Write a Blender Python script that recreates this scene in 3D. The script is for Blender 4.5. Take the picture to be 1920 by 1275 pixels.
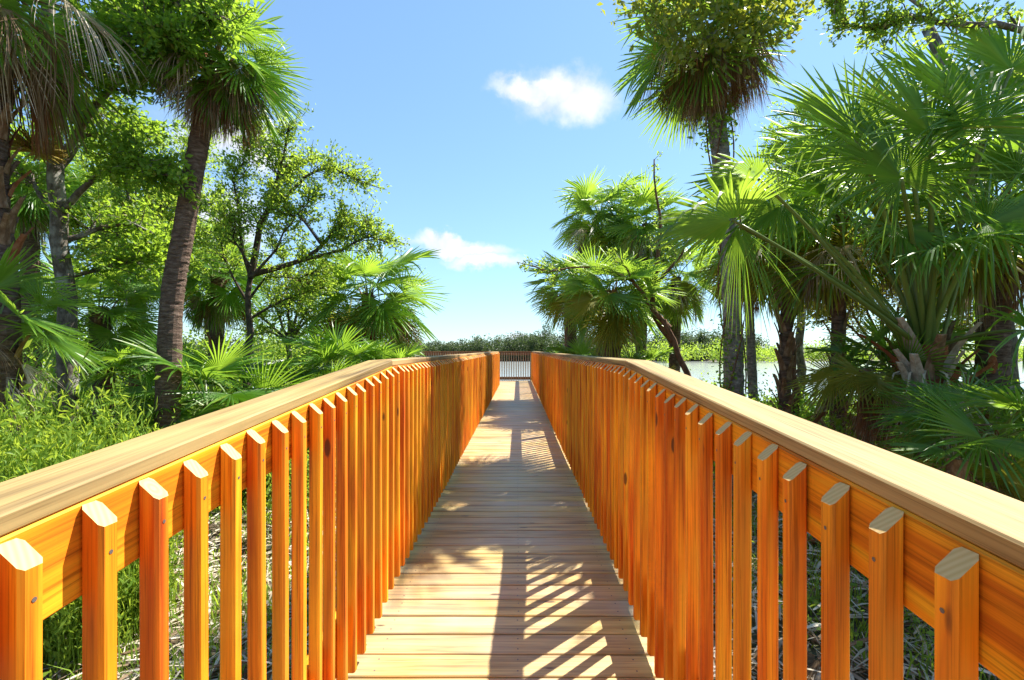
import bpy, math, random
import numpy as np
from mathutils import Vector, Matrix
R_ = math.radians
for o in list(bpy.data.objects): bpy.data.objects.remove(o, do_unlink=True)
SC = bpy.context.scene
COL = SC.collection

# ------------------------------------------------------------------ camera
EYE = 1.40; FPX = 876.0; VX = 971.0; HY = 656.0      # focal length and horizon in photo pixels (1920 wide)
cam = bpy.data.cameras.new('camera'); camo = bpy.data.objects.new('camera', cam); COL.objects.link(camo)
camo.location = (0, 0, EYE); camo.rotation_euler = (R_(90), 0, 0)
cam.sensor_width = 36; cam.lens = 36*FPX/1920
cam.shift_x = -(VX-960)/1920; cam.shift_y = (HY-637.5)/1920
cam.clip_start = 0.05; cam.clip_end = 6000
SC.camera = camo
SC.view_settings.view_transform = 'Standard'; SC.view_settings.look = 'None'
SC.view_settings.exposure = 1.5; SC.view_settings.gamma = 1.0
# ------------------------------------------------------------------ sun and sky
SUN = Vector((0.56, 0.46, 1.0)).normalized()
elev = math.asin(SUN.z)
sun = bpy.data.lights.new('sun', 'SUN'); suno = bpy.data.objects.new('sun', sun); COL.objects.link(suno)
sun.energy = 4.7; sun.angle = R_(0.53); sun.color = (1, .95, .86)
suno.rotation_euler = SUN.to_track_quat('Z', 'Y').to_euler(); suno.location = (20, 20, 40)
W = bpy.data.worlds.new('World'); SC.world = W; W.use_nodes = True
nt = W.node_tree; nt.nodes.clear()
def N(nt, typ, **kw):
    n = nt.nodes.new(typ)
    for k, v in kw.items():
        if k.startswith('i_'):
            n.inputs[int(k[2:]) if k[2:].isdigit() else k[2:].replace('_', ' ')].default_value = v
        else: setattr(n, k, v)
    return n
def LK(nt, a, b): nt.links.new(a, b)
sky = N(nt, 'ShaderNodeTexSky', sky_type='NISHITA', sun_disc=False)
sky.sun_elevation = elev; sky.sun_rotation = math.atan2(SUN.x, SUN.y)
sky.air_density = 1.0; sky.dust_density = 0.15; sky.ozone_density = 1.2
bg = N(nt, 'ShaderNodeBackground'); bg.inputs[1].default_value = 0.14
out = N(nt, 'ShaderNodeOutputWorld')
tc = N(nt, 'ShaderNodeTexCoord')
# small fair-weather clouds: soft blobs round given directions with ragged noise edges, all round the sky
def pdir(px, py): return Vector(((px-VX)/FPX, 1, (HY-py)/FPX)).normalized()
noi = N(nt, 'ShaderNodeTexNoise'); noi.inputs['Scale'].default_value = 9; noi.inputs['Detail'].default_value = 7; noi.inputs['Roughness'].default_value = .6
LK(nt, tc.outputs['Generated'], noi.inputs['Vector'])
sub = N(nt, 'ShaderNodeVectorMath', operation='SUBTRACT'); LK(nt, noi.outputs['Color'], sub.inputs[0]); sub.inputs[1].default_value = (.5, .5, .5)
scl = N(nt, 'ShaderNodeVectorMath', operation='SCALE'); LK(nt, sub.outputs[0], scl.inputs[0]); scl.inputs['Scale'].default_value = .13
adv = N(nt, 'ShaderNodeVectorMath', operation='ADD'); LK(nt, tc.outputs['Generated'], adv.inputs[0]); LK(nt, scl.outputs[0], adv.inputs[1])
blobs = [(1065, 172, 74, 34), (1085, 200, 58, 34), (1005, 162, 60, 16), (430, 262, 75, 36), (855, 462, 95, 15), (915, 488, 60, 16), 
         (405, 430, 75, 55), (985, 628, 45, 14), (840, 450, 60, 12)]
dirs = [(pdir(x, y), a/FPX, b/FPX) for x, y, a, b in blobs]
rs = random.Random(4)
for k in range(9):
    az = rs.uniform(0, 6.28)
    if abs(((az+math.pi) % 6.283)-math.pi) < 1.0: az += 2.4
    el = rs.uniform(.15, .9); dirs.append((Vector((math.sin(az)*math.cos(el), math.cos(az)*math.cos(el), math.sin(el))), rs.uniform(.06, .16), rs.uniform(.03, .07)))
prev = None
for d, a, b in dirs:
    s1 = N(nt, 'ShaderNodeVectorMath', operation='SUBTRACT'); LK(nt, adv.outputs[0], s1.inputs[0]); s1.inputs[1].default_value = d
    m1 = N(nt, 'ShaderNodeVectorMath', operation='MULTIPLY'); LK(nt, s1.outputs[0], m1.inputs[0]); m1.inputs[1].default_value = (1/a, 1/a, 1/b)
    l1 = N(nt, 'ShaderNodeVectorMath', operation='LENGTH'); LK(nt, m1.outputs[0], l1.inputs[0])
    if prev is None: prev = l1.outputs['Value']
    else:
        mn = N(nt, 'ShaderNodeMath', operation='MINIMUM'); LK(nt, prev, mn.inputs[0]); LK(nt, l1.outputs['Value'], mn.inputs[1]); prev = mn.outputs[0]
mr = N(nt, 'ShaderNodeMapRange', interpolation_type='SMOOTHSTEP'); LK(nt, prev, mr.inputs[0])
mr.inputs[1].default_value = 1.45; mr.inputs[2].default_value = .35; mr.inputs[3].default_value = 0; mr.inputs[4].default_value = .93
mixc = N(nt, 'ShaderNodeMix', data_type='RGBA'); LK(nt, mr.outputs[0], mixc.inputs[0]); tn = N(nt, 'ShaderNodeMix', data_type='RGBA', blend_type='MULTIPLY'); tn.inputs[0].default_value = 1; gm = N(nt, 'ShaderNodeGamma'); gm.inputs[1].default_value = .66; LK(nt, sky.outputs[0], gm.inputs[0]); LK(nt, gm.outputs[0], tn.inputs[6]); tn.inputs[7].default_value = (.63, .85, 1.02, 1); LK(nt, tn.outputs[2], mixc.inputs[6]); mixc.inputs[7].default_value = (6.2, 6.3, 6.6, 1)
n3 = N(nt, 'ShaderNodeTexNoise'); n3.inputs['Scale'].default_value = 22; n3.inputs['Detail'].default_value = 5; LK(nt, tc.outputs['Generated'], n3.inputs['Vector'])
crp = N(nt, 'ShaderNodeValToRGB'); crp.color_ramp.elements[0].position = .35; crp.color_ramp.elements[1].position = .62; crp.color_ramp.elements[0].color = (2.3, 2.45, 2.75, 1); crp.color_ramp.elements[1].color = (3.1, 3.1, 3.15, 1); LK(nt, n3.outputs[0], crp.inputs[0]); LK(nt, crp.outputs[0], mixc.inputs[7])
LK(nt, mixc.outputs[2], bg.inputs[0]); LK(nt, bg.outputs[0], out.inputs[0])

# ------------------------------------------------------------------ helpers
def P(px, py, d): return Vector(((px-VX)/FPX*d, d, EYE-(py-HY)/FPX*d))
def link(o, parent=None):
    COL.objects.link(o)
    if parent: o.parent = parent
    return o
def empty(name, label, cat, loc=(0, 0, 0), group=None):
    o = bpy.data.objects.new(name, None); o.empty_display_size = .2; o.location = loc; link(o); tag(o, label, cat, group); return o
def tag(o, label=None, cat=None, group=None, kind=None):
    if label: o['label'] = label
    if cat: o['category'] = cat
    if group: o['group'] = group
    if kind: o['kind'] = kind
    return o
def mesh(name, v, f, mats, mi=None, smooth=False):
    m = bpy.data.meshes.new(name); v = np.asarray(v, dtype=np.float32)
    m.from_pydata(v.tolist() if not isinstance(f, np.ndarray) else [], [], f if not isinstance(f, np.ndarray) else [])
    if isinstance(f, np.ndarray):
        k = f.shape[1]; m.vertices.add(len(v)); m.vertices.foreach_set('co', v.ravel())
        m.loops.add(f.size); m.loops.foreach_set('vertex_index', f.ravel().astype(np.int32))
        m.polygons.add(len(f)); m.polygons.foreach_set('loop_start', np.arange(0, f.size, k, dtype=np.int32))
    for t in (mats if isinstance(mats, (list, tuple)) else [mats]): m.materials.append(t)
    if mi is not None: m.polygons.foreach_set('material_index', np.asarray(mi, dtype=np.int32))
    if smooth: m.polygons.foreach_set('use_smooth', np.ones(len(m.polygons), dtype=bool))
    m.update(calc_edges=True)
    return m
def obj(name, me, parent=None, loc=None, rot=None, scale=None):
    o = bpy.data.objects.new(name, me)
    if loc is not None: o.location = loc
    if rot is not None: o.rotation_euler = rot
    if scale is not None: o.scale = scale if hasattr(scale, '__len__') else (scale,)*3
    return link(o, parent)
class MB:
    def __init__(s): s.v = []; s.f = []; s.m = []
    def add(s, v, f, m=0):
        b = len(s.v); s.v += [tuple(p) for p in v]; s.f += [[i+b for i in q] for q in f]; s.m += [m]*len(f)
    def box(s, c, d, m=0): 
        x, y, z = d[0]/2, d[1]/2, d[2]/2
        v = [(c[0]+a*x, c[1]+b*y, c[2]+e*z) for a in (-1, 1) for b in (-1, 1) for e in (-1, 1)]
        s.add(v, [(0, 1, 3, 2), (4, 6, 7, 5), (0, 4, 5, 1), (2, 3, 7, 6), (0, 2, 6, 4), (1, 5, 7, 3)], m)
    def tube(s, pts, rad, n=6, m=0, cap=True, flat=1.0):
        pts = [Vector(p) for p in pts]; rings = []; up = Vector((.13, .21, .97))
        for i, p in enumerate(pts):
            t = (pts[min(i+1, len(pts)-1)]-pts[max(i-1, 0)])
            t = t.normalized() if t.length > 1e-9 else Vector((0, 0, 1))
            a = t.cross(up)
            if a.length < .05: a = t.cross(Vector((1, 0, 0)))
            a.normalize(); b = t.cross(a); r = rad[i] if hasattr(rad, '__len__') else rad
            rings.append([p+a*(r*math.cos(6.28318*k/n))+b*(r*flat*math.sin(6.28318*k/n)) for k in range(n)])
        v = [q for r in rings for q in r]; f = []
        for i in range(len(rings)-1):
            for k in range(n):
                f.append((i*n+k, i*n+(k+1) % n, (i+1)*n+(k+1) % n, (i+1)*n+k))
        if cap: f.append(tuple((len(rings)-1)*n+k for k in range(n)))
        s.add(v, f, m)
    def build(s, name, mats, smooth=False): return mesh(name, s.v, s.f, mats, s.m, smooth)
def board(lx, ly, lz, ch=.004, mats=None, endmat=None, axis=2):
    """a sawn board with eased (chamfered) edges along its length; axis = length axis; ends may take their own material"""
    L = [lx, ly, lz]; a, b = [i for i in range(3) if i != axis]
    A, B, C = L[a]/2, L[b]/2, L[axis]/2
    sec = [(-A+ch, -B), (A-ch, -B), (A, -B+ch), (A, B-ch), (A-ch, B), (-A+ch, B), (-A, B-ch), (-A, -B+ch)]
    v = []
    for (e, k) in ((-C, 1), (C, 1)):
        for p, q in sec:
            t = [0, 0, 0]; t[a] = p*k; t[b] = q*k; t[axis] = e; v.append(t)
    f = [(i, (i+1) % 8, 8+(i+1) % 8, 8+i) for i in range(8)]+[tuple(range(7, -1, -1)), tuple(range(8, 16))]
    if axis == 1: f = [t[::-1] for t in f]
    return mesh('board', v, f, mats, [0]*8+[1 if endmat else 0]*2)

# ------------------------------------------------------------------ materials
def newmat(name):
    m = bpy.data.materials.new(name); m.use_nodes = True; nt = m.node_tree; nt.nodes.clear()
    return m, nt, N(nt, 'ShaderNodeOutputMaterial')
def ramp(nt, stops, fac=None):
    r = N(nt, 'ShaderNodeValToRGB'); e = r.color_ramp.elements
    while len(e) < len(stops): e.new(.5)
    for el, (p, c) in zip(e, stops): el.position = p; el.color = (*c, 1)
    if fac is not None: LK(nt, fac, r.inputs[0])
    return r
def wood(name, cols, axis, tint=.25, knots=True, rough=.55, grain=1.0, wear=None, spec=.35, olive=None):
    """sawn pine: long grain along an axis, colour drifting from piece to piece, dark knots"""
    m, nt, out = newmat(name)
    tc = N(nt, 'ShaderNodeTexCoord'); oi = N(nt, 'ShaderNodeObjectInfo')
    off = N(nt, 'ShaderNodeVectorMath', operation='SCALE'); off.inputs[0].default_value = (13, 29, 47); LK(nt, oi.outputs['Random'], off.inputs['Scale'])
    ad = N(nt, 'ShaderNodeVectorMath', operation='ADD'); LK(nt, tc.outputs['Object'], ad.inputs[0]); LK(nt, off.outputs[0], ad.inputs[1])
    s = [22*grain]*3; s[axis] = 1.1*grain
    mp = N(nt, 'ShaderNodeMapping'); LK(nt, ad.outputs[0], mp.inputs[0]); mp.inputs['Scale'].default_value = s
    n1 = N(nt, 'ShaderNodeTexNoise'); LK(nt, mp.outputs[0], n1.inputs[0]); n1.inputs['Scale'].default_value = 1.6; n1.inputs['Detail'].default_value = 5; n1.inputs['Distortion'].default_value = .6
    # cathedral bands
    s2 = [9*grain]*3; s2[axis] = .55*grain
    mp2 = N(nt, 'ShaderNodeMapping'); LK(nt, ad.outputs[0], mp2.inputs[0]); mp2.inputs['Scale'].default_value = s2
    n2 = N(nt, 'ShaderNodeTexNoise'); LK(nt, mp2.outputs[0], n2.inputs[0]); n2.inputs['Scale'].default_value = 1.0; n2.inputs['Detail'].default_value = 2
    w = N(nt, 'ShaderNodeMath', operation='MULTIPLY'); LK(nt, n2.outputs[0], w.inputs[0]); w.inputs[1].default_value = 9.0
    fr = N(nt, 'ShaderNodeMath', operation='PINGPONG'); LK(nt, w.outputs[0], fr.inputs[0]); fr.inputs[1].default_value = 1.0
    mx = N(nt, 'ShaderNodeMath', operation='MULTIPLY_ADD'); LK(nt, fr.outputs[0], mx.inputs[0]); mx.inputs[1].default_value = .38
    ml = N(nt, 'ShaderNodeMath', operation='MULTIPLY'); LK(nt, n1.outputs[0], ml.inputs[0]); ml.inputs[1].default_value = .62
    LK(nt, ml.outputs[0], mx.inputs[2])
    rp = ramp(nt, [(.22, cols[0]), (.5, cols[1]), (.78, cols[2])], mx.outputs[0])
    # piece to piece
    hv = N(nt, 'ShaderNodeHueSaturation'); LK(nt, rp.outputs[0], hv.inputs['Color'])
    v1 = N(nt, 'ShaderNodeMapRange'); LK(nt, oi.outputs['Random'], v1.inputs[0]); v1.inputs[3].default_value = 1-tint; v1.inputs[4].default_value = 1+tint
    LK(nt, v1.outputs[0], hv.inputs['Value'])
    r2 = N(nt, 'ShaderNodeMath', operation='MULTIPLY'); LK(nt, oi.outputs['Random'], r2.inputs[0]); r2.inputs[1].default_value = 7.31
    r3 = N(nt, 'ShaderNodeMath', operation='FRACT'); LK(nt, r2.outputs[0], r3.inputs[0])
    v2 = N(nt, 'ShaderNodeMapRange'); LK(nt, r3.outputs[0], v2.inputs[0]); v2.inputs[3].default_value = .488; v2.inputs[4].default_value = .512
    LK(nt, v2.outputs[0], hv.inputs['Hue'])
    col = hv.outputs[0]
    # blotches of deeper stain
    n4 = N(nt, 'ShaderNodeTexNoise'); LK(nt, ad.outputs[0], n4.inputs[0]); n4.inputs['Scale'].default_value = 2.3; n4.inputs['Detail'].default_value = 3
    bl = N(nt, 'ShaderNodeMapRange'); LK(nt, n4.outputs[0], bl.inputs[0]); bl.inputs[1].default_value = .38; bl.inputs[2].default_value = .68; bl.inputs[3].default_value = 0; bl.inputs[4].default_value = .55
    mb = N(nt, 'ShaderNodeMix', data_type='RGBA'); LK(nt, bl.outputs[0], mb.inputs[0]); LK(nt, col, mb.inputs[6]); mb.inputs[7].default_value = (*(wear or cols[0]), 1); col = mb.outputs[2]
    s5 = [150*grain]*3; s5[axis] = 2.2*grain
    mp5 = N(nt, 'ShaderNodeMapping'); LK(nt, ad.outputs[0], mp5.inputs[0]); mp5.inputs['Scale'].default_value = s5
    n5 = N(nt, 'ShaderNodeTexNoise'); LK(nt, mp5.outputs[0], n5.inputs[0]); n5.inputs['Scale'].default_value = 1; n5.inputs['Detail'].default_value = 3; n5.inputs['Roughness'].default_value = .7
    fg = ramp(nt, [(.34, (.42, .36, .30)), (.46, (.86, .84, .82)), (.6, (1.06, 1.06, 1.06))], n5.outputs[0])
    mg = N(nt, 'ShaderNodeMix', data_type='RGBA', blend_type='MULTIPLY'); mg.inputs[0].default_value = .8; LK(nt, col, mg.inputs[6]); LK(nt, fg.outputs[0], mg.inputs[7]); col = mg.outputs[2]
    n6 = N(nt, 'ShaderNodeTexNoise'); LK(nt, ad.outputs[0], n6.inputs[0]); n6.inputs['Scale'].default_value = 1.3; n6.inputs['Detail'].default_value = 4
    ol = N(nt, 'ShaderNodeMapRange'); LK(nt, n6.outputs[0], ol.inputs[0]); ol.inputs[1].default_value = .5; ol.inputs[2].default_value = .7; ol.inputs[4].default_value = .6
    mo = N(nt, 'ShaderNodeMix', data_type='RGBA'); LK(nt, ol.outputs[0], mo.inputs[0]); LK(nt, col, mo.inputs[6]); mo.inputs[7].default_value = (*(olive or cols[1]), 1); col = mo.outputs[2]
    if knots:
        s3 = [7.0]*3; s3[axis] = 2.2
        mp3 = N(nt, 'ShaderNodeMapping'); LK(nt, ad.outputs[0], mp3.inputs[0]); mp3.inputs['Scale'].default_value = s3
        vo = N(nt, 'ShaderNodeTexVoronoi'); LK(nt, mp3.outputs[0], vo.inputs['Vector']); vo.inputs['Scale'].default_value = 1
        kn = N(nt, 'ShaderNodeMapRange', interpolation_type='SMOOTHSTEP'); LK(nt, vo.outputs['Distance'], kn.inputs[0]); kn.inputs[1].default_value = .095; kn.inputs[2].default_value = .06; kn.inputs[3].default_value = 0; kn.inputs[4].default_value = .85
        mk = N(nt, 'ShaderNodeMix', data_type='RGBA'); LK(nt, kn.outputs[0], mk.inputs[0]); LK(nt, col, mk.inputs[6]); mk.inputs[7].default_value = (.07, .025, .008, 1); col = mk.outputs[2]
    b = N(nt, 'ShaderNodeBsdfPrincipled'); LK(nt, col, b.inputs['Base Color']); b.inputs['Roughness'].default_value = rough; b.inputs['Specular IOR Level'].default_value = spec
    bu = N(nt, 'ShaderNodeBump'); bu.inputs['Strength'].default_value = .35; bu.inputs['Distance'].default_value = .004; LK(nt, mx.outputs[0], bu.inputs['Height']); LK(nt, bu.outputs[0], b.inputs['Normal'])
    LK(nt, b.outputs[0], out.inputs[0]); return m
def end_grain(name, c1, c2):
    m, nt, out = newmat(name); tc = N(nt, 'ShaderNodeTexCoord'); oi = N(nt, 'ShaderNodeObjectInfo')
    off = N(nt, 'ShaderNodeVectorMath', operation='SCALE'); off.inputs[0].default_value = (.3, .5, 0); LK(nt, oi.outputs['Random'], off.inputs['Scale'])
    ad = N(nt, 'ShaderNodeVectorMath', operation='ADD'); LK(nt, tc.outputs['Object'], ad.inputs[0]); LK(nt, off.outputs[0], ad.inputs[1])
    ln = N(nt, 'ShaderNodeVectorMath', operation='LENGTH'); mpp = N(nt, 'ShaderNodeVectorMath', operation='MULTIPLY'); LK(nt, ad.outputs[0], mpp.inputs[0]); mpp.inputs[1].default_value = (1, 1, 0); LK(nt, mpp.outputs[0], ln.inputs[0])
    w = N(nt, 'ShaderNodeMath', operation='MULTIPLY'); LK(nt, ln.outputs['Value'], w.inputs[0]); w.inputs[1].default_value = 620
    sn = N(nt, 'ShaderNodeMath', operation='SINE'); LK(nt, w.outputs[0], sn.inputs[0])
    rp = ramp(nt, [(0, c1), (1, c2)]); mr = N(nt, 'ShaderNodeMapRange'); mr.inputs[1].default_value = -1; LK(nt, sn.outputs[0], mr.inputs[0]); LK(nt, mr.outputs[0], rp.inputs[0])
    b = N(nt, 'ShaderNodeBsdfPrincipled'); b.inputs['Roughness'].default_value = .8; LK(nt, rp.outputs[0], b.inputs['Base Color']); LK(nt, b.outputs[0], out.inputs[0]); return m
def leafm(name, c1, c2, tr, trf=.38, rough=.42, spec=.4, obvar=.2, brown=False):
    m, nt, out = newmat(name); ge = N(nt, 'ShaderNodeNewGeometry'); oi = N(nt, 'ShaderNodeObjectInfo')
    rp = ramp(nt, [(0, c1), (.88, c2), (.94, tuple(.5*(a+b) for a, b in zip(c2, (.30, .26, .04)))), (1, (.24, .15, .05))] if brown else [(0, c1), (1, c2)], ge.outputs['Random Per Island'])
    hv = N(nt, 'ShaderNodeHueSaturation'); LK(nt, rp.outputs[0], hv.inputs['Color'])
    v1 = N(nt, 'ShaderNodeMapRange'); LK(nt, oi.outputs['Random'], v1.inputs[0]); v1.inputs[3].default_value = 1-obvar; v1.inputs[4].default_value = 1+obvar; LK(nt, v1.outputs[0], hv.inputs['Value'])
    b = N(nt, 'ShaderNodeBsdfPrincipled'); LK(nt, hv.outputs[0], b.inputs['Base Color']); b.inputs['Roughness'].default_value = rough; b.inputs['Specular IOR Level'].default_value = spec
    t = N(nt, 'ShaderNodeBsdfTranslucent'); t.inputs[0].default_value = (*tr, 1)
    mx = N(nt, 'ShaderNodeMixShader'); mx.inputs[0].default_value = trf; LK(nt, b.outputs[0], mx.inputs[1]); LK(nt, t.outputs[0], mx.inputs[2]); LK(nt, mx.outputs[0], out.inputs[0]); return m
def bark(name, c1, c2, c3, sc=(14, 14, 40), bump=.8, lichen=0):
    m, nt, out = newmat(name); tc = N(nt, 'ShaderNodeTexCoord'); mp = N(nt, 'ShaderNodeMapping'); LK(nt, tc.outputs['Object'], mp.inputs[0]); mp.inputs['Scale'].default_value = sc
    n = N(nt, 'ShaderNodeTexNoise'); LK(nt, mp.outputs[0], n.inputs[0]); n.inputs['Scale'].default_value = 1; n.inputs['Detail'].default_value = 6; n.inputs['Roughness'].default_value = .7
    rp = ramp(nt, [(.3, c1), (.5, c2), (.7, c3)], n.outputs[0]); col = rp.outputs[0]
    if lichen:
        n2 = N(nt, 'ShaderNodeTexNoise'); LK(nt, tc.outputs['Object'], n2.inputs[0]); n2.inputs['Scale'].default_value = 5; n2.inputs['Detail'].default_value = 5
        l = N(nt, 'ShaderNodeMapRange'); LK(nt, n2.outputs[0], l.inputs[0]); l.inputs[1].default_value = .5; l.inputs[2].default_value = .62; l.inputs[4].default_value = lichen
        mk = N(nt, 'ShaderNodeMix', data_type='RGBA'); LK(nt, l.outputs[0], mk.inputs[0]); LK(nt, col, mk.inputs[6]); mk.inputs[7].default_value = (.42, .42, .38, 1); col = mk.outputs[2]
    b = N(nt, 'ShaderNodeBsdfPrincipled'); LK(nt, col, b.inputs['Base Color']); b.inputs['Roughness'].default_value = .9; b.inputs['Specular IOR Level'].default_value = .15
    bu = N(nt, 'ShaderNodeBump'); bu.inputs['Strength'].default_value = bump; bu.inputs['Distance'].default_value = .03; LK(nt, n.outputs[0], bu.inputs['Height']); LK(nt, bu.outputs[0], b.inputs['Normal'])
    LK(nt, b.outputs[0], out.inputs[0]); return m
def plain(name, c, rough=.8):
    m, nt, out = newmat(name); b = N(nt, 'ShaderNodeBsdfPrincipled'); n = N(nt, 'ShaderNodeTexNoise'); n.inputs['Scale'].default_value = 30
    rp = ramp(nt, [(.3, [x*.7 for x in c]), (.7, [min(1, x*1.25) for x in c])], n.outputs[0]); LK(nt, rp.outputs[0], b.inputs['Base Color'])
    b.inputs['Roughness'].default_value = rough; LK(nt, b.outputs[0], out.inputs[0]); return m
ORG = [(.48, .09, .004), (.88, .29, .008), (.92, .46, .02)]  # railing pine; warm glow bounced between the rails is put into this orange
PALE = [(.10, .055, .02), (.36, .235, .085), (.47, .325, .135)]
DECK = [(.20, .115, .035), (.51, .335, .105), (.63, .445, .17)]
M_bal = wood('orange_pine_upright', ORG, 2, .18, wear=(.60, .12, .004), olive=(.62, .30, .022), rough=.65, spec=.25)
M_band = wood('orange_pine_band', ORG, 1, .10, wear=(.52, .11, .006), rough=.65, spec=.25)
M_cap = wood('pale_pine_cap', PALE, 1, .08, knots=False, grain=.8, wear=(.30, .21, .10), rough=.7, olive=(.42, .29, .12), spec=.25)
M_plank = wood('weathered_pine_plank', DECK, 0, .14, wear=(.42, .34, .22), olive=(.42, .36, .27), rough=.48, spec=.6)
M_end = end_grain('pine_end_grain', (.56, .36, .125), (.64, .44, .18))
M_old = wood('brown_stained_rail', [(.16, .07, .035), (.27, .12, .06), (.34, .17, .09)], 0, .1)
M_oldv = wood('grey_brown_rail_upright', [(.26, .20, .15), (.36, .29, .22), (.44, .36, .28)], 2, .1)
M_post = wood('treated_pine_post', [(.25, .15, .06), (.36, .22, .09), (.45, .3, .14)], 2, .1)
M_screw = plain('screw_steel', (.12, .10, .09), .5)
M_palm = leafm('palm_leaf_green', (.028, .10, .014), (.11, .225, .03), (.42, .66, .05), .40, .36, .4, .3, True)
M_palml = leafm('palm_leaf_light', (.042, .14, .02), (.155, .28, .042), (.48, .70, .06), .43, .38, .4, .3, True)
M_palmy = leafm('palm_leaf_yellowing', (.14, .17, .02), (.26, .24, .03), (.5, .48, .05), .4, .45)
M_pet = leafm('palm_stalk', (.10, .17, .03), (.17, .22, .05), (.3, .4, .05), .12, .4, obvar=.25)
M_dead = leafm('palm_leaf_dead', (.15, .085, .045), (.34, .25, .16), (.4, .25, .12), .22, .8, .1, .3)
M_deadr = leafm('palm_leaf_dead_russet', (.17, .06, .025), (.28, .13, .06), (.4, .2, .07), .22, .8, .1, .3)
M_straw = leafm('pale_straw', (.34, .27, .19), (.72, .64, .52), (.5, .42, .3), .15, .8, .1)
M_oak = leafm('oak_leaf', (.045, .14, .02), (.165, .29, .038), (.46, .68, .05), .44, .5, .25, .2, True)
M_oakd = leafm('dark_leaf', (.05, .14, .024), (.16, .27, .045), (.50, .68, .06), .46, .45, .3, .2, True)
M_weed = leafm('weed_leaf', (.09, .18, .022), (.20, .30, .04), (.52, .66, .06), .46, .5, .3)
M_vine = leafm('vine_leaf', (.07, .12, .014), (.20, .21, .022), (.45, .48, .04), .4, .42, .4)
M_mang = leafm('mangrove_leaf', (.035, .06, .022), (.07, .10, .034), (.12, .18, .04), .25, .5, .3)
M_flower = leafm('palm_flower_spray', (.30, .22, .05), (.45, .36, .10), (.5, .42, .1), .3, .8, .1)
M_sabal = bark('sabal_bark', (.05, .03, .022), (.13, .085, .062), (.25, .185, .145), (9, 9, 34), 1.0)
M_sabalg = bark('grey_palm_bark', (.07, .06, .05), (.18, .16, .14), (.36, .33, .29), (12, 12, 26), .9, .5)
M_boot = bark('leaf_base', (.11, .055, .03), (.22, .13, .075), (.36, .26, .17), (20, 20, 8), .5)
M_bootr = bark('russet_leaf_base', (.16, .05, .02), (.28, .10, .045), (.34, .20, .11), (20, 20, 8), .5)
M_oakb = bark('grey_tree_bark', (.045, .035, .028), (.12, .10, .08), (.22, .19, .16), (20, 20, 8), .8, .55)
M_redb = bark('reddish_tree_bark', (.07, .035, .02), (.16, .085, .05), (.25, .15, .10), (18, 18, 6), .8)
M_darkb = bark('dark_tree_bark', (.03, .022, .017), (.075, .057, .044), (.14, .115, .09), (20, 20, 8), .8)
M_moss = leafm('spanish_moss', (.10, .11, .08), (.2, .21, .16), (.2, .2, .14), .2, .9, .1)
def ground_mat():
    m, nt, out = newmat('leaf_litter_ground'); tc = N(nt, 'ShaderNodeTexCoord'); n = N(nt, 'ShaderNodeTexNoise'); LK(nt, tc.outputs['Object'], n.inputs[0]); n.inputs['Scale'].default_value = 7; n.inputs['Detail'].default_value = 9; n.inputs['Roughness'].default_value = .75
    rp = ramp(nt, [(.3, (.035, .025, .017)), (.5, (.13, .095, .062)), (.72, (.30, .245, .18))], n.outputs[0])
    n2 = N(nt, 'ShaderNodeTexNoise'); LK(nt, tc.outputs['Object'], n2.inputs[0]); n2.inputs['Scale'].default_value = .7; n2.inputs['Detail'].default_value = 4
    l = N(nt, 'ShaderNodeMapRange'); LK(nt, n2.outputs[0], l.inputs[0]); l.inputs[1].default_value = .5; l.inputs[2].default_value = .65; l.inputs[4].default_value = .6
    mk = N(nt, 'ShaderNodeMix', data_type='RGBA'); LK(nt, l.outputs[0], mk.inputs[0]); LK(nt, rp.outputs[0], mk.inputs[6]); mk.inputs[7].default_value = (.06, .085, .022, 1)
    b = N(nt, 'ShaderNodeBsdfPrincipled'); LK(nt, mk.outputs[2], b.inputs['Base Color']); b.inputs['Roughness'].default_value = .95
    bu = N(nt, 'ShaderNodeBump'); bu.inputs['Strength'].default_value = 1; bu.inputs['Distance'].default_value = .05; LK(nt, n.outputs[0], bu.inputs['Height']); LK(nt, bu.outputs[0], b.inputs['Normal'])
    LK(nt, b.outputs[0], out.inputs[0]); return m
def water_mat():
    m, nt, out = newmat('river_water'); tc = N(nt, 'ShaderNodeTexCoord'); mp = N(nt, 'ShaderNodeMapping'); LK(nt, tc.outputs['Object'], mp.inputs[0]); mp.inputs['Scale'].default_value = (1, 1.6, 1)
    n = N(nt, 'ShaderNodeTexNoise'); LK(nt, mp.outputs[0], n.inputs[0]); n.inputs['Scale'].default_value = 2.5; n.inputs['Detail'].default_value = 4
    b = N(nt, 'ShaderNodeBsdfPrincipled'); b.inputs['Base Color'].default_value = (.36, .38, .36, 1); b.inputs['Roughness'].default_value = .15; b.inputs['IOR'].default_value = 1.45
    bu = N(nt, 'ShaderNodeBump'); bu.inputs['Strength'].default_value = .2; bu.inputs['Distance'].default_value = .04; LK(nt, n.outputs[0], bu.inputs['Height']); LK(nt, bu.outputs[0], b.inputs['Normal'])
    LK(nt, b.outputs[0], out.inputs[0]); return m

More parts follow.
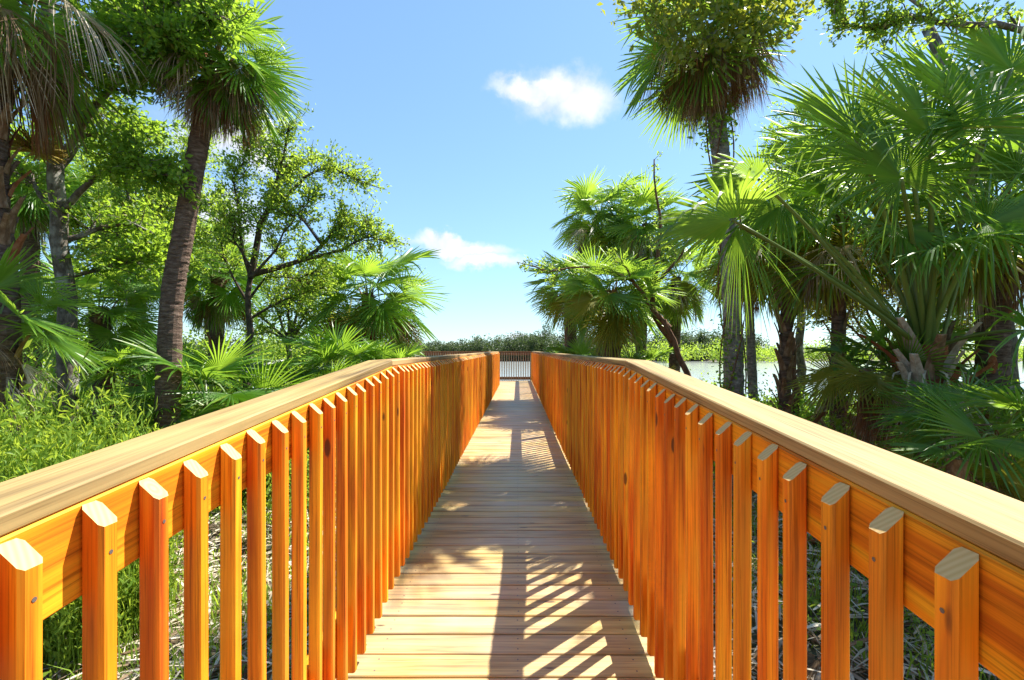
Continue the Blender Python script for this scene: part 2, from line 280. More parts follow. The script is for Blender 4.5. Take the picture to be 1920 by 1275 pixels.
# ------------------------------------------------------------------ ground and water
def sstep(a, b, x):
    t = np.clip((x-a)/(b-a), 0, 1); return t*t*(3-2*t)
def gz(x, y):
    x = np.asarray(x, float); y = np.asarray(y, float)
    z = -.92+.05*np.sin(1.3*x+.7*y)+.04*np.sin(2.1*y-.6*x)
    z = z+.22*sstep(2.5, 6, np.abs(x))*sstep(14, 8, y)
    shore = 18.5+7*sstep(-3, -9, x)-2.5*sstep(5, 12, x)+.6*np.sin(x*.45)
    z = z-1.4*sstep(0, 5, y-shore)
    z = z+2.6*sstep(104, 118, y+.05*np.abs(x))
    return z
WATER = -1.22
xs = np.concatenate([[-3000, -1200, -500, -220, -120, -70], np.arange(-44, 44.1, .8), [70, 120, 220, 500, 1200, 3000]])
ys = np.concatenate([[-800, -200, -60, -25, -14], np.arange(-8, 40.1, .8), np.arange(44, 140, 4), [160, 220, 400, 900, 2000, 5000]])
X, Y = np.meshgrid(xs, ys); Z = gz(X, Y); nx = len(xs)
V = np.stack([X.ravel(), Y.ravel(), Z.ravel()], 1)
ii, jj = np.meshgrid(np.arange(len(ys)-1), np.arange(nx-1), indexing='ij'); a = (ii*nx+jj).ravel()
Fq = np.stack([a, a+1, a+1+nx, a+nx], 1)
tag(obj('ground', mesh('ground', V, Fq, ground_mat(), smooth=True)), kind='structure')
tag(obj('water', mesh('water', [(-2500, 12, WATER), (2500, 12, WATER), (2500, 4000, WATER), (-2500, 4000, WATER)], [(0, 1, 2, 3)], water_mat())), kind='structure')

# ------------------------------------------------------------------ boardwalk
KY, SL, YB, YE = 2.8, 1/12, -2.4, 21.35            # kink of ramp, slope, back end, far end
def dz(y): return min(0, (y-KY)*SL)
XL, XR = -.71, .60                                  # inner faces of the two baluster rows
PLX = -4.75
rng = random.Random(11)
bw = empty('boardwalk', 'straight plank boardwalk of weathered boards ramping up and running to the water', 'boardwalk', (0, 0, -.9))
bw.location = (0, 0, 0)
PW, GAP = .1315, .0085
pm = [board(XR-XL+.30, PW, .036, .004, [M_plank, M_end], True, 0) for k in range(1)][0]
pc = (XL+XR)/2
def screw_mesh():
    mb = MB(); r = .0045
    for x in (XL+.06, 0-pc*0, XR-.06):
        for y in (-.035, .035):
            v = [(x-pc+r*math.cos(k*1.0472), y+r*math.sin(k*1.0472), .0185) for k in range(6)]; mb.add(v, [tuple(range(6))])
    return mb.build('screw_heads', [M_screw])
y = YB; sm_ = screw_mesh(); k = 0
while y < 18.3:
    yc = y+PW/2; o = obj('plank', pm, bw, (pc+rng.uniform(-.004, .004), yc, dz(yc)-.018+rng.uniform(-.0016, .0016)), (math.atan(SL)*(yc < KY)+rng.uniform(-.004, .004), rng.uniform(-.0016, .0016), rng.uniform(-.0022, .0022)))
    if yc < 9: obj('screw_heads', sm_, o)
    y += PW+GAP+rng.uniform(-.001, .0015)
pm2 = board(XR-PLX+.15, PW, .036, .004, [M_plank, M_end], True, 0)
while y < YE+.05:
    obj('plank', pm2, bw, ((XR+PLX+.15)/2, y+PW/2, -.018+rng.uniform(-.0016, .0016)), (rng.uniform(-.003, .003), 0, rng.uniform(-.0006, .0006))); y += PW+GAP
# joists and piles below
def beam(name, p0, p1, w, h, mat, par):
    p0 = Vector(p0); p1 = Vector(p1); L = (p1-p0).length
    o = obj(name, board(w, L, h, .004, [mat, M_end], True, 1), par, (p0+p1)/2); d = (p1-p0).normalized()
    o.rotation_euler = (math.asin(d.z), 0, math.atan2(-d.x, d.y)); return o
for x in (XL-.02, pc, XR+.02):
    beam('joist', (x, YB, dz(YB)-.14), (x, KY, -.14), .038, .2, M_post, bw); beam('joist', (x, KY+.003, -.14), (x, YE, -.14), .038, .2, M_post, bw)
for yy in (18.5, 19.9, 21.2): beam('joist', (XL-.1, yy, -.14), (PLX, yy, -.14), .038, .2, M_post, bw)
pile = board(.14, .14, 1.5, .01, [M_post, M_end], True, 2)
for yy in np.arange(-1.2, 21.3, 2.4):
    for x in (XL+.15, XR-.15): obj('pile', pile, bw, (x, float(yy), -1.02+dz(yy)-.02))
for x in (-2, -3.4, PLX+.15):
    for yy in (18.6, 21.05): obj('pile', pile, bw, (x, yy, -1.02))

RT, CT, BH = 1.337, .034, .160        # cap top above deck, cap thickness, band height
BW, BT, SP = .039, .037, .1245        # baluster: depth toward walkway, width along the walk, spacing
CW = .145
def railing(side, ye, label, yfirst):
    r = empty('railing', label, 'railing', (0, 0, 0), None)
    s = side; xi = XL if s < 0 else XR
    xb = xi+s*(BW+.001); x_band = xb+s*.019; x_cap = xb+s*(.002+CW/2)
    def run(name, x, w, h, zc, cuts, mat):
        c = [YB]+cuts+[ye]
        for a, b in zip(c[:-1], c[1:]):
            g = .0015
            beam(name, (x, a+g, dz(a)+zc), (x, b-g, dz(b)+zc), w, h, mat, r)
    run('cap_board', x_cap, CW, CT, RT-CT/2, [KY, 6.4, 10.05, 13.7], M_cap)
    run('top_band', x_band, .038, BH, RT-CT-BH/2-.001, [KY, 7.0, 11.2, 15.0], M_band)
    run('bottom_band', x_band, .038, .235, .235, [KY, 7.0, 11.2, 15.0], M_band)
    zt, zb = RT-CT-.004, .05
    bm = board(BW, BT, zt-zb, .006, [M_bal, M_end], True, 2)
    # top of each baluster slopes a little towards the walk
    for v in bm.vertices:
        if v.co.z > 0: v.co.z += (v.co.x*s-BW/2)*.95
    y = yfirst
    while y > YB+.1: y -= SP
    while y < ye-.04:
        obj('baluster', bm, r, (xi+s*BW/2+rng.uniform(-.0015, .0015), y+rng.uniform(-.005, .005), dz(y)+(zt+zb)/2+rng.uniform(-.005, .003)), (rng.uniform(-.003, .003), rng.uniform(-.003, .003), rng.gauss(0, .03))); y += SP
    nb_ = MB()
    for zz in (zt-.085,):
        nb_.add([(.0042*math.cos(k*1.0472), -s*0+.0042*math.sin(k*1.0472), 0) for k in range(6)], [tuple(range(6))] if s > 0 else [tuple(range(5, -1, -1))])
    nm_ = nb_.build('nail_head', [M_screw])
    for v in nm_.vertices: v.co = Vector((-s*(BW/2+.0008), v.co.x, zt-.085+v.co.y-(zt+zb)/2))
    for c_ in [c_ for c_ in r.children if c_.name.startswith('baluster') and c_.location.y < 6]: obj('nail_head', nm_, c_)
    po = board(.089, .089, 2.25, .006, [M_post, M_end], True, 2)
    for y in np.arange(-2.2, ye, 2.5): obj('post', po, r, (x_band+s*(.019+.0465), float(y), dz(y)+RT-CT-.003-1.125))
    return r
railing(-1, 18.4, 'orange wood railing along the left side of the boardwalk', .668+BT/2)
railing(1, YE, 'orange wood railing along the right side of the boardwalk', .646+BT/2)
# railing round the platform at the far end
er = empty('railing', 'dark brown railing closing the far end of the boardwalk before the water', 'railing')
for zc, h, mt in ((RT-.02, .04, M_old), (RT-.11, .14, M_old), (.10, .14, M_old)):
    ln = XR-PLX+.04; o = obj('cap_board' if h < .05 else ('top_band' if zc > 1 else 'bottom_band'), board(ln, .14 if h < .05 else .038, h-.002, .004, [mt, mt], True, 0), er, ((XR+PLX)/2, YE+.06+(.03 if h < .05 else 0), zc))
bm = board(.036, .036, RT-.07, .003, [M_oldv, M_end], True, 2)
x = PLX+.03
while x < XR: obj('baluster', bm, er, (x, YE+.022, (RT-.07)/2+.01)); x += .108
po = board(.089, .089, 2.5, .006, [M_oldv, M_end], True, 2)
for x in (PLX, PLX+1.6, -1.6, XR): obj('post', po, er, (x, YE+.125, RT-.045-1.25))
sr = empty('railing', 'dark brown railing on the left edge of the far platform', 'railing')
beam('cap_board', (PLX, 18.35, RT-.02), (PLX, YE-.02, RT-.02), .14, .038, M_old, sr); beam('top_band', (PLX-.02, 18.35, RT-.11), (PLX-.02, YE, RT-.11), .038, .138, M_old, sr); beam('bottom_band', (PLX-.02, 18.35, .1), (PLX-.02, YE, .1), .038, .138, M_old, sr)
y = 18.4
while y < YE: obj('baluster', bm, sr, (PLX+.018, y, (RT-.07)/2+.01)); y += .108

# ------------------------------------------------------------------ palms
def seg_grow(nrm, hast, F, Nn, R, nseg, thmax, united, fold, stiff, droop, rg, mb, mat=0, length_fall=.3, wmul=1.0, curl=0.0):
    """a fan blade: pleated segments fused near the stalk, free and drooping towards their tips"""
    F = F.normalized(); S = F.cross(Nn).normalized(); Nn = S.cross(F).normalized(); dth = 2*thmax/nseg
    dn = Vector((0, 0, -1))
    for i in range(nseg):
        th = -thmax+(i+.5)*dth; q = abs(th)/thmax
        L = R*(1-length_fall*q*q)*rg.uniform(.88, 1.06); u = united*(1-.35*q)
        ts = [.03, u*.5, u, u+(1-u)*.3, u+(1-u)*.6, u+(1-u)*.84, 1]
        D = (F*math.cos(th)+S*math.sin(th)+Nn*fold*abs(math.sin(th))).normalized(); T = (-F*math.sin(th)+S*math.cos(th)).normalized()
        kd = droop*rg.choice((.3, .5, .8, 1, 1.2, 1.7, 2.4, 6)); pos = hast.copy(); d = D.copy(); tp = 0; rows = []
        wu = math.tan(dth/2)*u*L; tw = rg.uniform(-curl, curl)
        for j, t in enumerate(ts):
            dl = (t-tp)*L; tp = t
            if j: d = (d+dn*((stiff if t <= u+1e-6 else kd)*dl/R*2)).normalized()
            pos = pos+d*dl
            w = math.tan(dth/2)*t*L if t <= u+1e-6 else wu*(1.06, .86, .5, .03)[j-3]
            w *= wmul
            Tt = (T-d*T.dot(d)).normalized(); nn = d.cross(Tt).normalized()
            if nn.dot(Nn) < 0: nn = -nn
            if tw and t > u:
                c_, s_ = math.cos(tw*(t-u)*4), math.sin(tw*(t-u)*4); Tt, nn = Tt*c_+nn*s_, nn*c_-Tt*s_
            pl = .85 if t <= u+1e-6 else .8
            rows.append((pos+Tt*w-nn*w*pl, pos+nn*w*pl*.6, pos-Tt*w-nn*w*pl))
        v = [p for r in rows for p in r]; f = []
        for j in range(len(rows)-1):
            a = j*3; f += [(a, a+1, a+4, a+3), (a+1, a+2, a+5, a+4)]
        mb.add(v, f, mat)
def petiole(mb, pts, r0, r1, mat):
    n = len(pts); mb.tube(pts, [r0+(r1-r0)*i/(n-1) for i in range(n)], 5, mat, flat=.6)
def frond_class(e0, seed, R=.98, Lp=.62, nseg=48, dead=False, mats=None):
    rg = random.Random(seed); mb = MB(); e = e0; p = Vector((.05, 0, 0)); pts = [p.copy()]
    n = 6; bend = (4.0+3*math.cos(e0)) if not dead else 2
    Lp *= rg.uniform(.85, 1.15); az = 0
    for i in range(n):
        e -= R_(bend*rg.uniform(.6, 1.4)) if e > R_(-80) else 0; az += rg.uniform(-.05, .05)
        p = p+Vector((math.cos(e)*math.cos(az), math.cos(e)*math.sin(az), math.sin(e)))*(Lp/n); pts.append(p.copy())
    petiole(mb, pts, .021, .011, 1)
    e -= R_(8); F = Vector((math.cos(e), math.sin(az)*.5, math.sin(e))); U = Vector((-math.sin(e), 0, math.cos(e)))
    roll = rg.uniform(-.5, .5); Nn = (Matrix.Rotation(roll, 3, F) @ U)
    if dead: seg_grow(None, p, F, Nn, R*.95, int(nseg*.85), R_(rg.uniform(60, 100)), .2, rg.uniform(.4, 1.0), .5, rg.uniform(1.2, 2.2), rg, mb, 0, .2, .9, 1.5)
    else: seg_grow(None, p, F, Nn, R, nseg, R_(rg.uniform(118, 140)), rg.uniform(.34, .44), rg.uniform(.15, .5), .10, rg.uniform(.10, .38), rg, mb, 0, .22, .95, .5)
    return mb.build('frond', mats or [M_palm, M_pet])
GREEN = {}
for e in (80, 62, 45, 28, 12, -5, -22, -38): GREEN[e] = [frond_class(R_(e), 100+e*3+k) for k in range(3)]
YELL = {e: [frond_class(R_(e), 900+e+k, mats=[M_palmy, M_pet]) for k in range(2)] for e in (12, -22)}
DEAD = {e: [frond_class(R_(e), 500+e*3+k, dead=True, mats=[(M_dead, M_deadr, M_straw, M_dead)[k % 4], M_boot]) for k in range(4)] for e in (-12, -35, -55, -72)}
GREENL = {e: [frond_class(R_(e), 100+e*3+k, mats=[M_palml, M_pet]) for k in range(3)] for e in GREEN}
LOW = {}   # coarse fronds for far palms would look the same; the classes above are shared by all
def boot_mesh(mat):
    mb = MB(); n = 6; v = []; f = []
    for i in range(n+1):
        t = i/n; w = .062*(1-.55*t); z = .36*t; x = .01+.16*t**1.6
        th = .020*(1-.6*t)
        v += [(x, -w, z), (x+th, 0, z-.01), (x, w, z), (x-th*.6, 0, z)]
    for i in range(n):
        a = i*4
        for k in range(4): f.append((a+k, a+(k+1) % 4, a+4+(k+1) % 4, a+4+k))
    f.append((n*4, n*4+1, n*4+2, n*4+3)); mb.add(v, f); return mb.build('leaf_base', [mat])
M_bootg = bark('dry_grey_leaf_base', (.20, .15, .10), (.40, .33, .26), (.56, .49, .40), (20, 20, 8), .5)
BOOT = [boot_mesh(M_boot), boot_mesh(M_bootr), boot_mesh(M_bootg)]
def trunk_mesh(pts, rad, rg, mat, rings=26, n=18, rough=.045, ringy=.014):
    """palm trunk: a bent column with uneven leaf-scar rings"""
    pts = [Vector(p) for p in pts]; K = len(pts)-1
    def at(t):
        x = t*K; i = min(int(x), K-1); u = x-i
        p0 = pts[max(i-1, 0)]; p1 = pts[i]; p2 = pts[i+1]; p3 = pts[min(i+2, K)]
        return .5*((2*p1)+(p2-p0)*u+(2*p0-5*p1+4*p2-p3)*u*u+(3*p1-p0-3*p2+p3)*u**3), rad[i]+(rad[i+1]-rad[i])*u
    H = (pts[-1]-pts[0]).length; m = int(H/.045)+2; v = []; f = []
    for j in range(m+1):
        p, r = at(j/m); ring = (1+ringy) if j % 2 else (1-ringy)
        for k in range(n):
            a = 6.28318*k/n; rr = r*ring*(1+rg.uniform(-rough, rough)); v.append((p.x+rr*math.cos(a), p.y+rr*math.sin(a), p.z+rg.uniform(-.008, .008)))
    for j in range(m):
        for k in range(n): f.append((j*n+k, j*n+(k+1) % n, (j+1)*n+(k+1) % n, (j+1)*n+k))
    f.append(tuple(m*n+k for k in range(n)))
    return mesh('trunk', v, f, mat, smooth=False)
def palm(label, base, top, r0, r1, n=24, scale=1.0, dead=8, seed=1, mid=None, mat=None, boots=0, emin=-38, emax=85, yell=0, name='sabal_palm', az0=None, russet=True, bootrange=(.0, 1.0), deadscale=1.0, group=None, extra=(), lite=False):
    rg = random.Random(seed); base = Vector(base); top = Vector(top)
    base.z = float(gz(base.x, base.y))-.12
    o = empty(name, label, 'palm', base, group)
    L = [(0, 0, 0)]+([tuple(Vector(m)-base) for m in (mid or [])])+[tuple(top-base)]
    rad = [r0*1.18]+[r0+(r1-r0)*(i+1)/(len(L)-1) for i in range(len(L)-1)]
    obj('trunk', trunk_mesh(L, rad, rg, mat or M_sabal), o)
    T = top-base; az = rg.uniform(0, 6.28)
    keys = sorted(GREEN)
    for i in range(n):
        t = (i+.5)/n; e = emax+(emin-emax)*t**.85; az += 2.39996+rg.uniform(-.25, .25)
        ke = min(keys, key=lambda k: abs(k-e)); me = rg.choice((GREENL if lite else GREEN)[ke])
        if yell and t > .55 and rg.random() < yell: me = rg.choice(YELL[12 if e > -5 else -22])
        obj('frond', me, o, T+Vector((0, 0, -.02-.22*t*scale)), (rg.uniform(-.12, .12), R_(ke-e)+rg.uniform(-.08, .08), az), scale*rg.uniform(.88, 1.1))
    for i in range(dead):
        az += 2.39996+rg.uniform(-.5, .5); ke = rg.choice(list(DEAD))
        obj('dead_frond', rg.choice(DEAD[ke]), o, T+Vector((0, 0, -.26*scale-rg.uniform(0, .18))), (rg.uniform(-.15, .15), rg.uniform(-.12, .12), az), scale*deadscale*rg.uniform(.8, 1.05))
    for a_, e_, dd_ in extra:
        obj('dead_frond' if dd_ else 'frond', rg.choice((DEAD if dd_ else GREEN)[e_]), o, T+Vector((0, 0, -.1)), (rg.uniform(-.1, .1), 0, a_), scale*rg.uniform(.95, 1.15))
    Lv = [Vector(p) for p in L]
    for i in range(boots):
        t = bootrange[0]+(bootrange[1]-bootrange[0])*(i+.5)/boots; x = t*(len(Lv)-1); q = min(int(x), len(Lv)-2); c = Lv[q].lerp(Lv[q+1], x-q); a = i*2.39996+rg.uniform(-.3, .3); r = r0+(r1-r0)*t
        ob = obj('leaf_base', BOOT[1 if russet and rg.random() < .4 else 0], o, c+Vector((math.cos(a)*r*.85, math.sin(a)*r*.85, -.1)), (rg.uniform(-.2, .2), rg.uniform(-.2, .15), a), rg.uniform(.8, 1.2))
    return o
def palm_px(label, b, t, d, r0, r1, mid=None, dt=None, **kw):
    """base and top of the trunk seen at photo pixels b and t at distance d"""
    return palm(label, P(b[0], b[1], d), P(t[0], t[1], dt or d), r0, r1, mid=[P(m[0], m[1], d) for m in (mid or [])], **kw)

# ---- left bank
palm_px('tall palm with dark ringed trunk leaning right over the left bank', (312, 860), (408, 105), 6.4, .145, .11, mid=[(320, 600), (345, 430), (378, 240)], n=18, scale=.72, dead=26, seed=3, emin=-8, extra=[(-.2, -12, 1), (-.9, -12, 1), (-1.7, -12, 1), (-2.4, -55, 1), (-1.9, -35, 1), (-1.4, -55, 1), (-1.0, -72, 1), (-.6, -35, 1), (-2.9, -55, 1), (-1.6, -72, 1), (.6, -55, 1), (-.3, -22, 0), (.2, -38, 0), (-.8, -38, 0), (-.1, -72, 1), (.3, -55, 1), (-.6, -55, 1), (-.5, -5, 0), (.1, -5, 0)], boots=10, bootrange=(.9, .99), deadscale=.85)
palm_px('thick trunked palm at the left edge trailing pale dead fronds', (12, 900), (10, -70), 5.2, .135, .13, mid=[(6, 560), (-16, 300)], n=12, lite=True, scale=1.1, dead=18, seed=8, boots=34, bootrange=(.42, .8), deadscale=1.15)
palm_px('short bushy palm with brown dead skirt standing left of the walk', (675, 760), (690, 550), 12, .16, .14, n=24, lite=True, scale=1.22, dead=24, seed=5, emin=-28, yell=.4, boots=26)
palm_px('low palm with a drooping green crown behind the slender grey tree', (205, 800), (185, 575), 7.6, .15, .13, n=20, lite=True, scale=.75, dead=6, seed=21, emin=-15, boots=12)
palm_px('palm with hanging brown dead fronds behind the leaning trunk', (402, 760), (408, 520), 11, .16, .14, n=22, scale=.8, dead=16, seed=23, boots=12)
palm_px('distant palm showing one pale frond between the leaning trunk and the open tree', (392, 700), (396, 470), 15, .15, .13, n=24, scale=.85, dead=6, seed=24)
palm_px('short palm with a shaggy dead skirt at the left edge below the thick trunk', (20, 860), (-5, 590), 5.0, .16, .15, n=10, lite=True, scale=.62, dead=14, seed=25, emin=0, boots=10)
palm_px('palm seen through the leaves between the grey tree and the leaning palm', (262, 760), (262, 480), 13, .15, .13, n=26, scale=.9, dead=8, seed=26, mat=M_sabalg)
palm_px('far palm in the shade left of the grey tree', (60, 760), (55, 330), 9.5, .15, .13, n=24, scale=.85, dead=6, seed=27)
# ---- right bank
palm_px('tallest palm with brown skirted crown high over the right bank', (1376, 800), (1330, 62), 7.4, .145, .135, mid=[(1374, 620), (1360, 380), (1340, 190)], n=16, scale=.98, dead=40, seed=31, emin=-12, mat=M_sabalg, deadscale=.85, extra=[(2.9, -12, 1), (-2.5, -12, 1), (-.4, -12, 1), (-1.2, -12, 1), (3.0, -35, 1), (2.6, -35, 1), (3.5, -55, 1), (.2, -35, 1), (-.3, -35, 1), (-2.4, -35, 1), (-.8, -35, 1), (-2.9, -22, 0), (3.3, -5, 0), (-1.6, -35, 1), (-1.2, -55, 1), (-2.0, -55, 1)])
palm_px('slim leaning palm with a tufted crown at the far right bank, nearest the water', (1078, 760), (1125, 400), 14, .14, .12, mid=[(1066, 590), (1080, 500)], n=22, lite=True, scale=1.0, dead=16, emin=-20, seed=33)
palm_px('palm whose crown rises just right of the slim leaning palm', (1195, 760), (1212, 420), 13, .14, .12, n=24, lite=True, scale=.95, dead=14, emin=-20, seed=44)
palm_px('yellow green bushy palm with a short shaggy trunk behind the right railing', (1155, 760), (1145, 545), 10.5, .17, .15, n=26, lite=True, scale=.9, dead=4, seed=35, emin=-30, yell=.35, boots=40)
palm_px('small palm with drooping fronds left of the shaggy trunk palm', (1075, 720), (1070, 530), 12.5, .13, .12, n=20, lite=True, scale=.9, dead=4, seed=36, yell=.45, emin=-30)
palm_px('slender pale grey palm trunk right of the tallest palm', (1418, 790), (1400, 480), 9.5, .085, .08, n=16, lite=True, scale=.75, dead=8, seed=37, mat=M_sabalg, yell=.6)
palm_px('palm with a trunk bristling with old leaf bases before the water', (1468, 800), (1478, 430), 8.0, .085, .085, n=18, lite=True, scale=.9, dead=8, seed=38, boots=54, yell=.7, russet=False)
palm_px('palm with loose grey trunk behind the big fan palm', (1568, 800), (1575, 400), 7.2, .09, .09, n=18, lite=True, scale=.95, dead=12, seed=39, boots=30, yell=.7, russet=False)
palm_px('palm with brown hanging fronds standing at the right edge', (1850, 820), (1870, 380), 6.2, .16, .15, n=20, scale=1.0, dead=12, seed=40, boots=16, yell=.3)
palm_px('palm crown between the leaning trunks and the tallest palm', (1262, 760), (1268, 520), 12.5, .14, .13, n=20, lite=True, scale=.9, dead=8, seed=42, yell=.4)

# ---- the big fan palm close on the right: every frond set out by hand
KF = 1.36
BP = Vector(P(1738, 655, 4.1*KF)); gzb = float(gz(BP.x, BP.y))
bp = empty('sabal_palm', 'big fan palm with wide glossy fans leaning over the right railing', 'palm', (BP.x, BP.y, gzb-.1)); bo = Vector(bp.location)
rg = random.Random(77)
obj('trunk', trunk_mesh([(0, 0, 0), (.02, 0, .7), tuple(BP-bo+Vector((0, 0, .05)))], [.25, .21, .19], rg, M_bootr, rough=.09), bp)
for i in range(70):
    t = (i+.5)/70; a = i*2.39996+rg.uniform(-.3, .3); c = Vector((0, 0, .15+t*(BP.z-bo.z-.15)))
    obj('leaf_base', BOOT[rg.choice((0, 1, 2, 2))], bp, c+Vector((math.cos(a)*.18, math.sin(a)*.18, -.1)), (rg.uniform(-.25, .25), rg.uniform(-.1, .35), a), rg.uniform(1.1, 1.7))
def hand_frond(hast, F, Nn, R, thmax=135, nseg=54, fold=.3, droop=.5, united=.36, mats=None, sag=.15, seed=0, lift=.15, stiff=.14, curl=.3):
    rg = random.Random(seed+5); h = Vector((0, 0, EYE))+(Vector(hast)-Vector((0, 0, EYE)))*KF; R = R*KF; mb = MB(); a = BP+Vector((rg.uniform(-.06, .06), rg.uniform(-.06, .06), rg.uniform(-.25, .05)))
    m = (a+h)/2+Vector((0, 0, lift))*(h-a).length; pts = [a*(1-t)**2+m*2*t*(1-t)+h*t*t for t in [i/8 for i in range(9)]]
    blade = MB(); seg_grow(None, h-bo, Vector(F), Vector(Nn), R, nseg, R_(thmax), united, fold, stiff, droop, rg, blade, 0, .25, 1.0, curl)
    fo = obj('frond', blade.build('frond', mats or [M_palml if seed in (2, 3, 5, 8, 16) else M_palm]), bp)
    st = MB(); petiole(st, [p-bo for p in pts], .042, .019, 0); obj('stalk', st.build('stalk', [M_pet], True), fo)
H = hand_frond
H(P(1690, 335, 3.45), (-.15, .3, 1), (0, -1, .3), .92, 150, 64, .25, .40, .34, seed=1)
H(P(1700, 235, 3.9), (0, .5, 1), (.1, -1, .4), .80, 130, 56, .35, .25, .34, seed=21)
H(P(1372, 412, 3.5), (-1, -.25, .12), (-.1, .38, .92), .66, 112, 54, .10, .30, .6, seed=2, lift=.05)
H(P(1385, 425, 3.55), (.05, -.15, -1), (0, -1, .1), .9, 48, 36, .15, .5, .2, seed=22, lift=.06)
H(P(1422, 335, 3.75), (-1, .05, .16), (-.1, .30, .95), .56, 92, 48, .1, .30, .55, seed=3, lift=.08)
H(P(1600, 250, 3.7), (-.35, .35, 1), (-.1, -1, .35), .78, 125, 52, .3, .3, .36, mats=[M_palml], seed=31)
H(P(1745, 250, 3.5), (.12, .3, 1), (0, -1, .35), .82, 125, 54, .3, .3, .36, mats=[M_palml], seed=32)
H(P(1895, 130, 3.7), (.2, .4, 1), (0, -1, .3), .8, 125, 50, .3, .3, .4, mats=[M_palml], seed=33)
H(P(1760, 470, 3.7), (.3, -.7, .2), (0, -.5, .9), .7, 130, 50, .25, .6, .36, seed=34)
H(P(1850, 235, 3.6), (.1, .4, 1), (.1, -1, .3), .95, 140, 60, .25, .25, .4, seed=4)
H(P(1640, 300, 4.4), (-.45, .3, 1), (-.3, -1, .3), .95, 140, 56, .3, .3, .36, seed=5)
H(P(1575, 385, 4.5), (-.9, -.1, .45), (-.2, -.6, .8), .85, 135, 54, .25, .55, .36, seed=6)
H(P(1850, 420, 3.5), (.7, -.5, .1), (-.1, -.7, .7), .9, 140, 56, .25, .55, .36, seed=7)
H(P(1790, 300, 4.6), (.3, .5, .9), (0, -1, .5), .95, 140, 56, .3, .3, .36, seed=8)
H(P(1930, 620, 3.4), (.8, -.5, -.2), (-.2, -.4, .9), .8, 130, 50, .25, .8, .36, seed=9)
H(P(1880, 760, 3.7), (.5, -.8, -.3), (.1, .1, 1), .75, 130, 50, .25, .8, .36, seed=10)
H(P(1600, 510, 5.0), (-.6, .6, .1), (-.2, .1, 1), .85, 135, 50, .25, .8, .36, seed=11)
H(P(1905, 330, 3.9), (.8, .2, .6), (-.4, -.8, .6), .95, 140, 56, .3, .4, .36, seed=12)
H(P(1465, 385, 4.3), (-.6, .3, -.3), (-.2, -.7, .6), .75, 140, 50, .25, .9, .36, seed=13)
H(P(1760, 170, 4.4), (.2, .4, 1), (0, -1, .3), .85, 120, 50, .3, .2, .36, seed=14)
H(P(1690, 430, 3.9), (-.1, -.7, -.6), (0, -.3, 1), .70, 130, 50, .3, .7, .34, seed=15)
H(P(1560, 300, 4.8), (-.6, .4, .8), (-.3, -1, .4), .85, 135, 54, .3, .35, .36, seed=16)
H(P(1920, 180, 4.2), (.5, .3, .9), (-.2, -1, .3), .9, 135, 54, .3, .3, .4, seed=17)
for k in range(13):
    a = 2.6+k*.95; h = BP+Vector((math.cos(a)*.42, math.sin(a)*.42, -.45-.5*rg.random())); blade = MB(); seg_grow(None, h-bo, Vector((math.cos(a)*.35, math.sin(a)*.35, -1)), Vector((math.cos(a), math.sin(a), .3)), .7, 22, R_(60), .3, .8, .4, 1.8, rg, blade, 0, .2, .8, 1.2)
    fo = obj('dead_frond', blade.build('dead_frond', [(M_straw, M_dead, M_straw, M_deadr)[k % 4]]), bp); st = MB(); a0 = BP+Vector((math.cos(a)*.12, math.sin(a)*.12, -.2)); petiole(st, [a0-bo, (a0+h)/2-bo+Vector((math.cos(a)*.08, math.sin(a)*.08, .08)), h-bo], .02, .012, 0); obj('stalk', st.build('stalk', [M_straw]), fo)

# ------------------------------------------------------------------ broadleaf trees
def leaves_np(C, D, L, Wd, rg, fold=.25, up=.35):
    """C centres (n,3), D twig directions; one folded four-corner leaf each"""
    n = len(C); d = D+rg.normal(0, .75, (n, 3)); d[:, 2] += .05; d /= np.linalg.norm(d, axis=1)[:, None]
    up_ = rg.normal(0, .8, (n, 3)); up_[:, 2] += up*2; s = np.cross(d, up_); s /= np.linalg.norm(s, axis=1)[:, None]+1e-9; nn = np.cross(s, d)
    l = (L*rg.uniform(.65, 1.25, n))[:, None]; w = l*(Wd/L)
    v = np.empty((n, 4, 3)); v[:, 0] = C; v[:, 1] = C+d*l*.5+s*w*.5+nn*w*fold; v[:, 2] = C+d*l; v[:, 3] = C+d*l*.5-s*w*.5+nn*w*fold
    b = np.arange(n)[:, None]*4; f = np.concatenate([b+[0, 1, 2], b+[0, 2, 3]], 1).reshape(-1, 3)
    return v.reshape(-1, 3), f
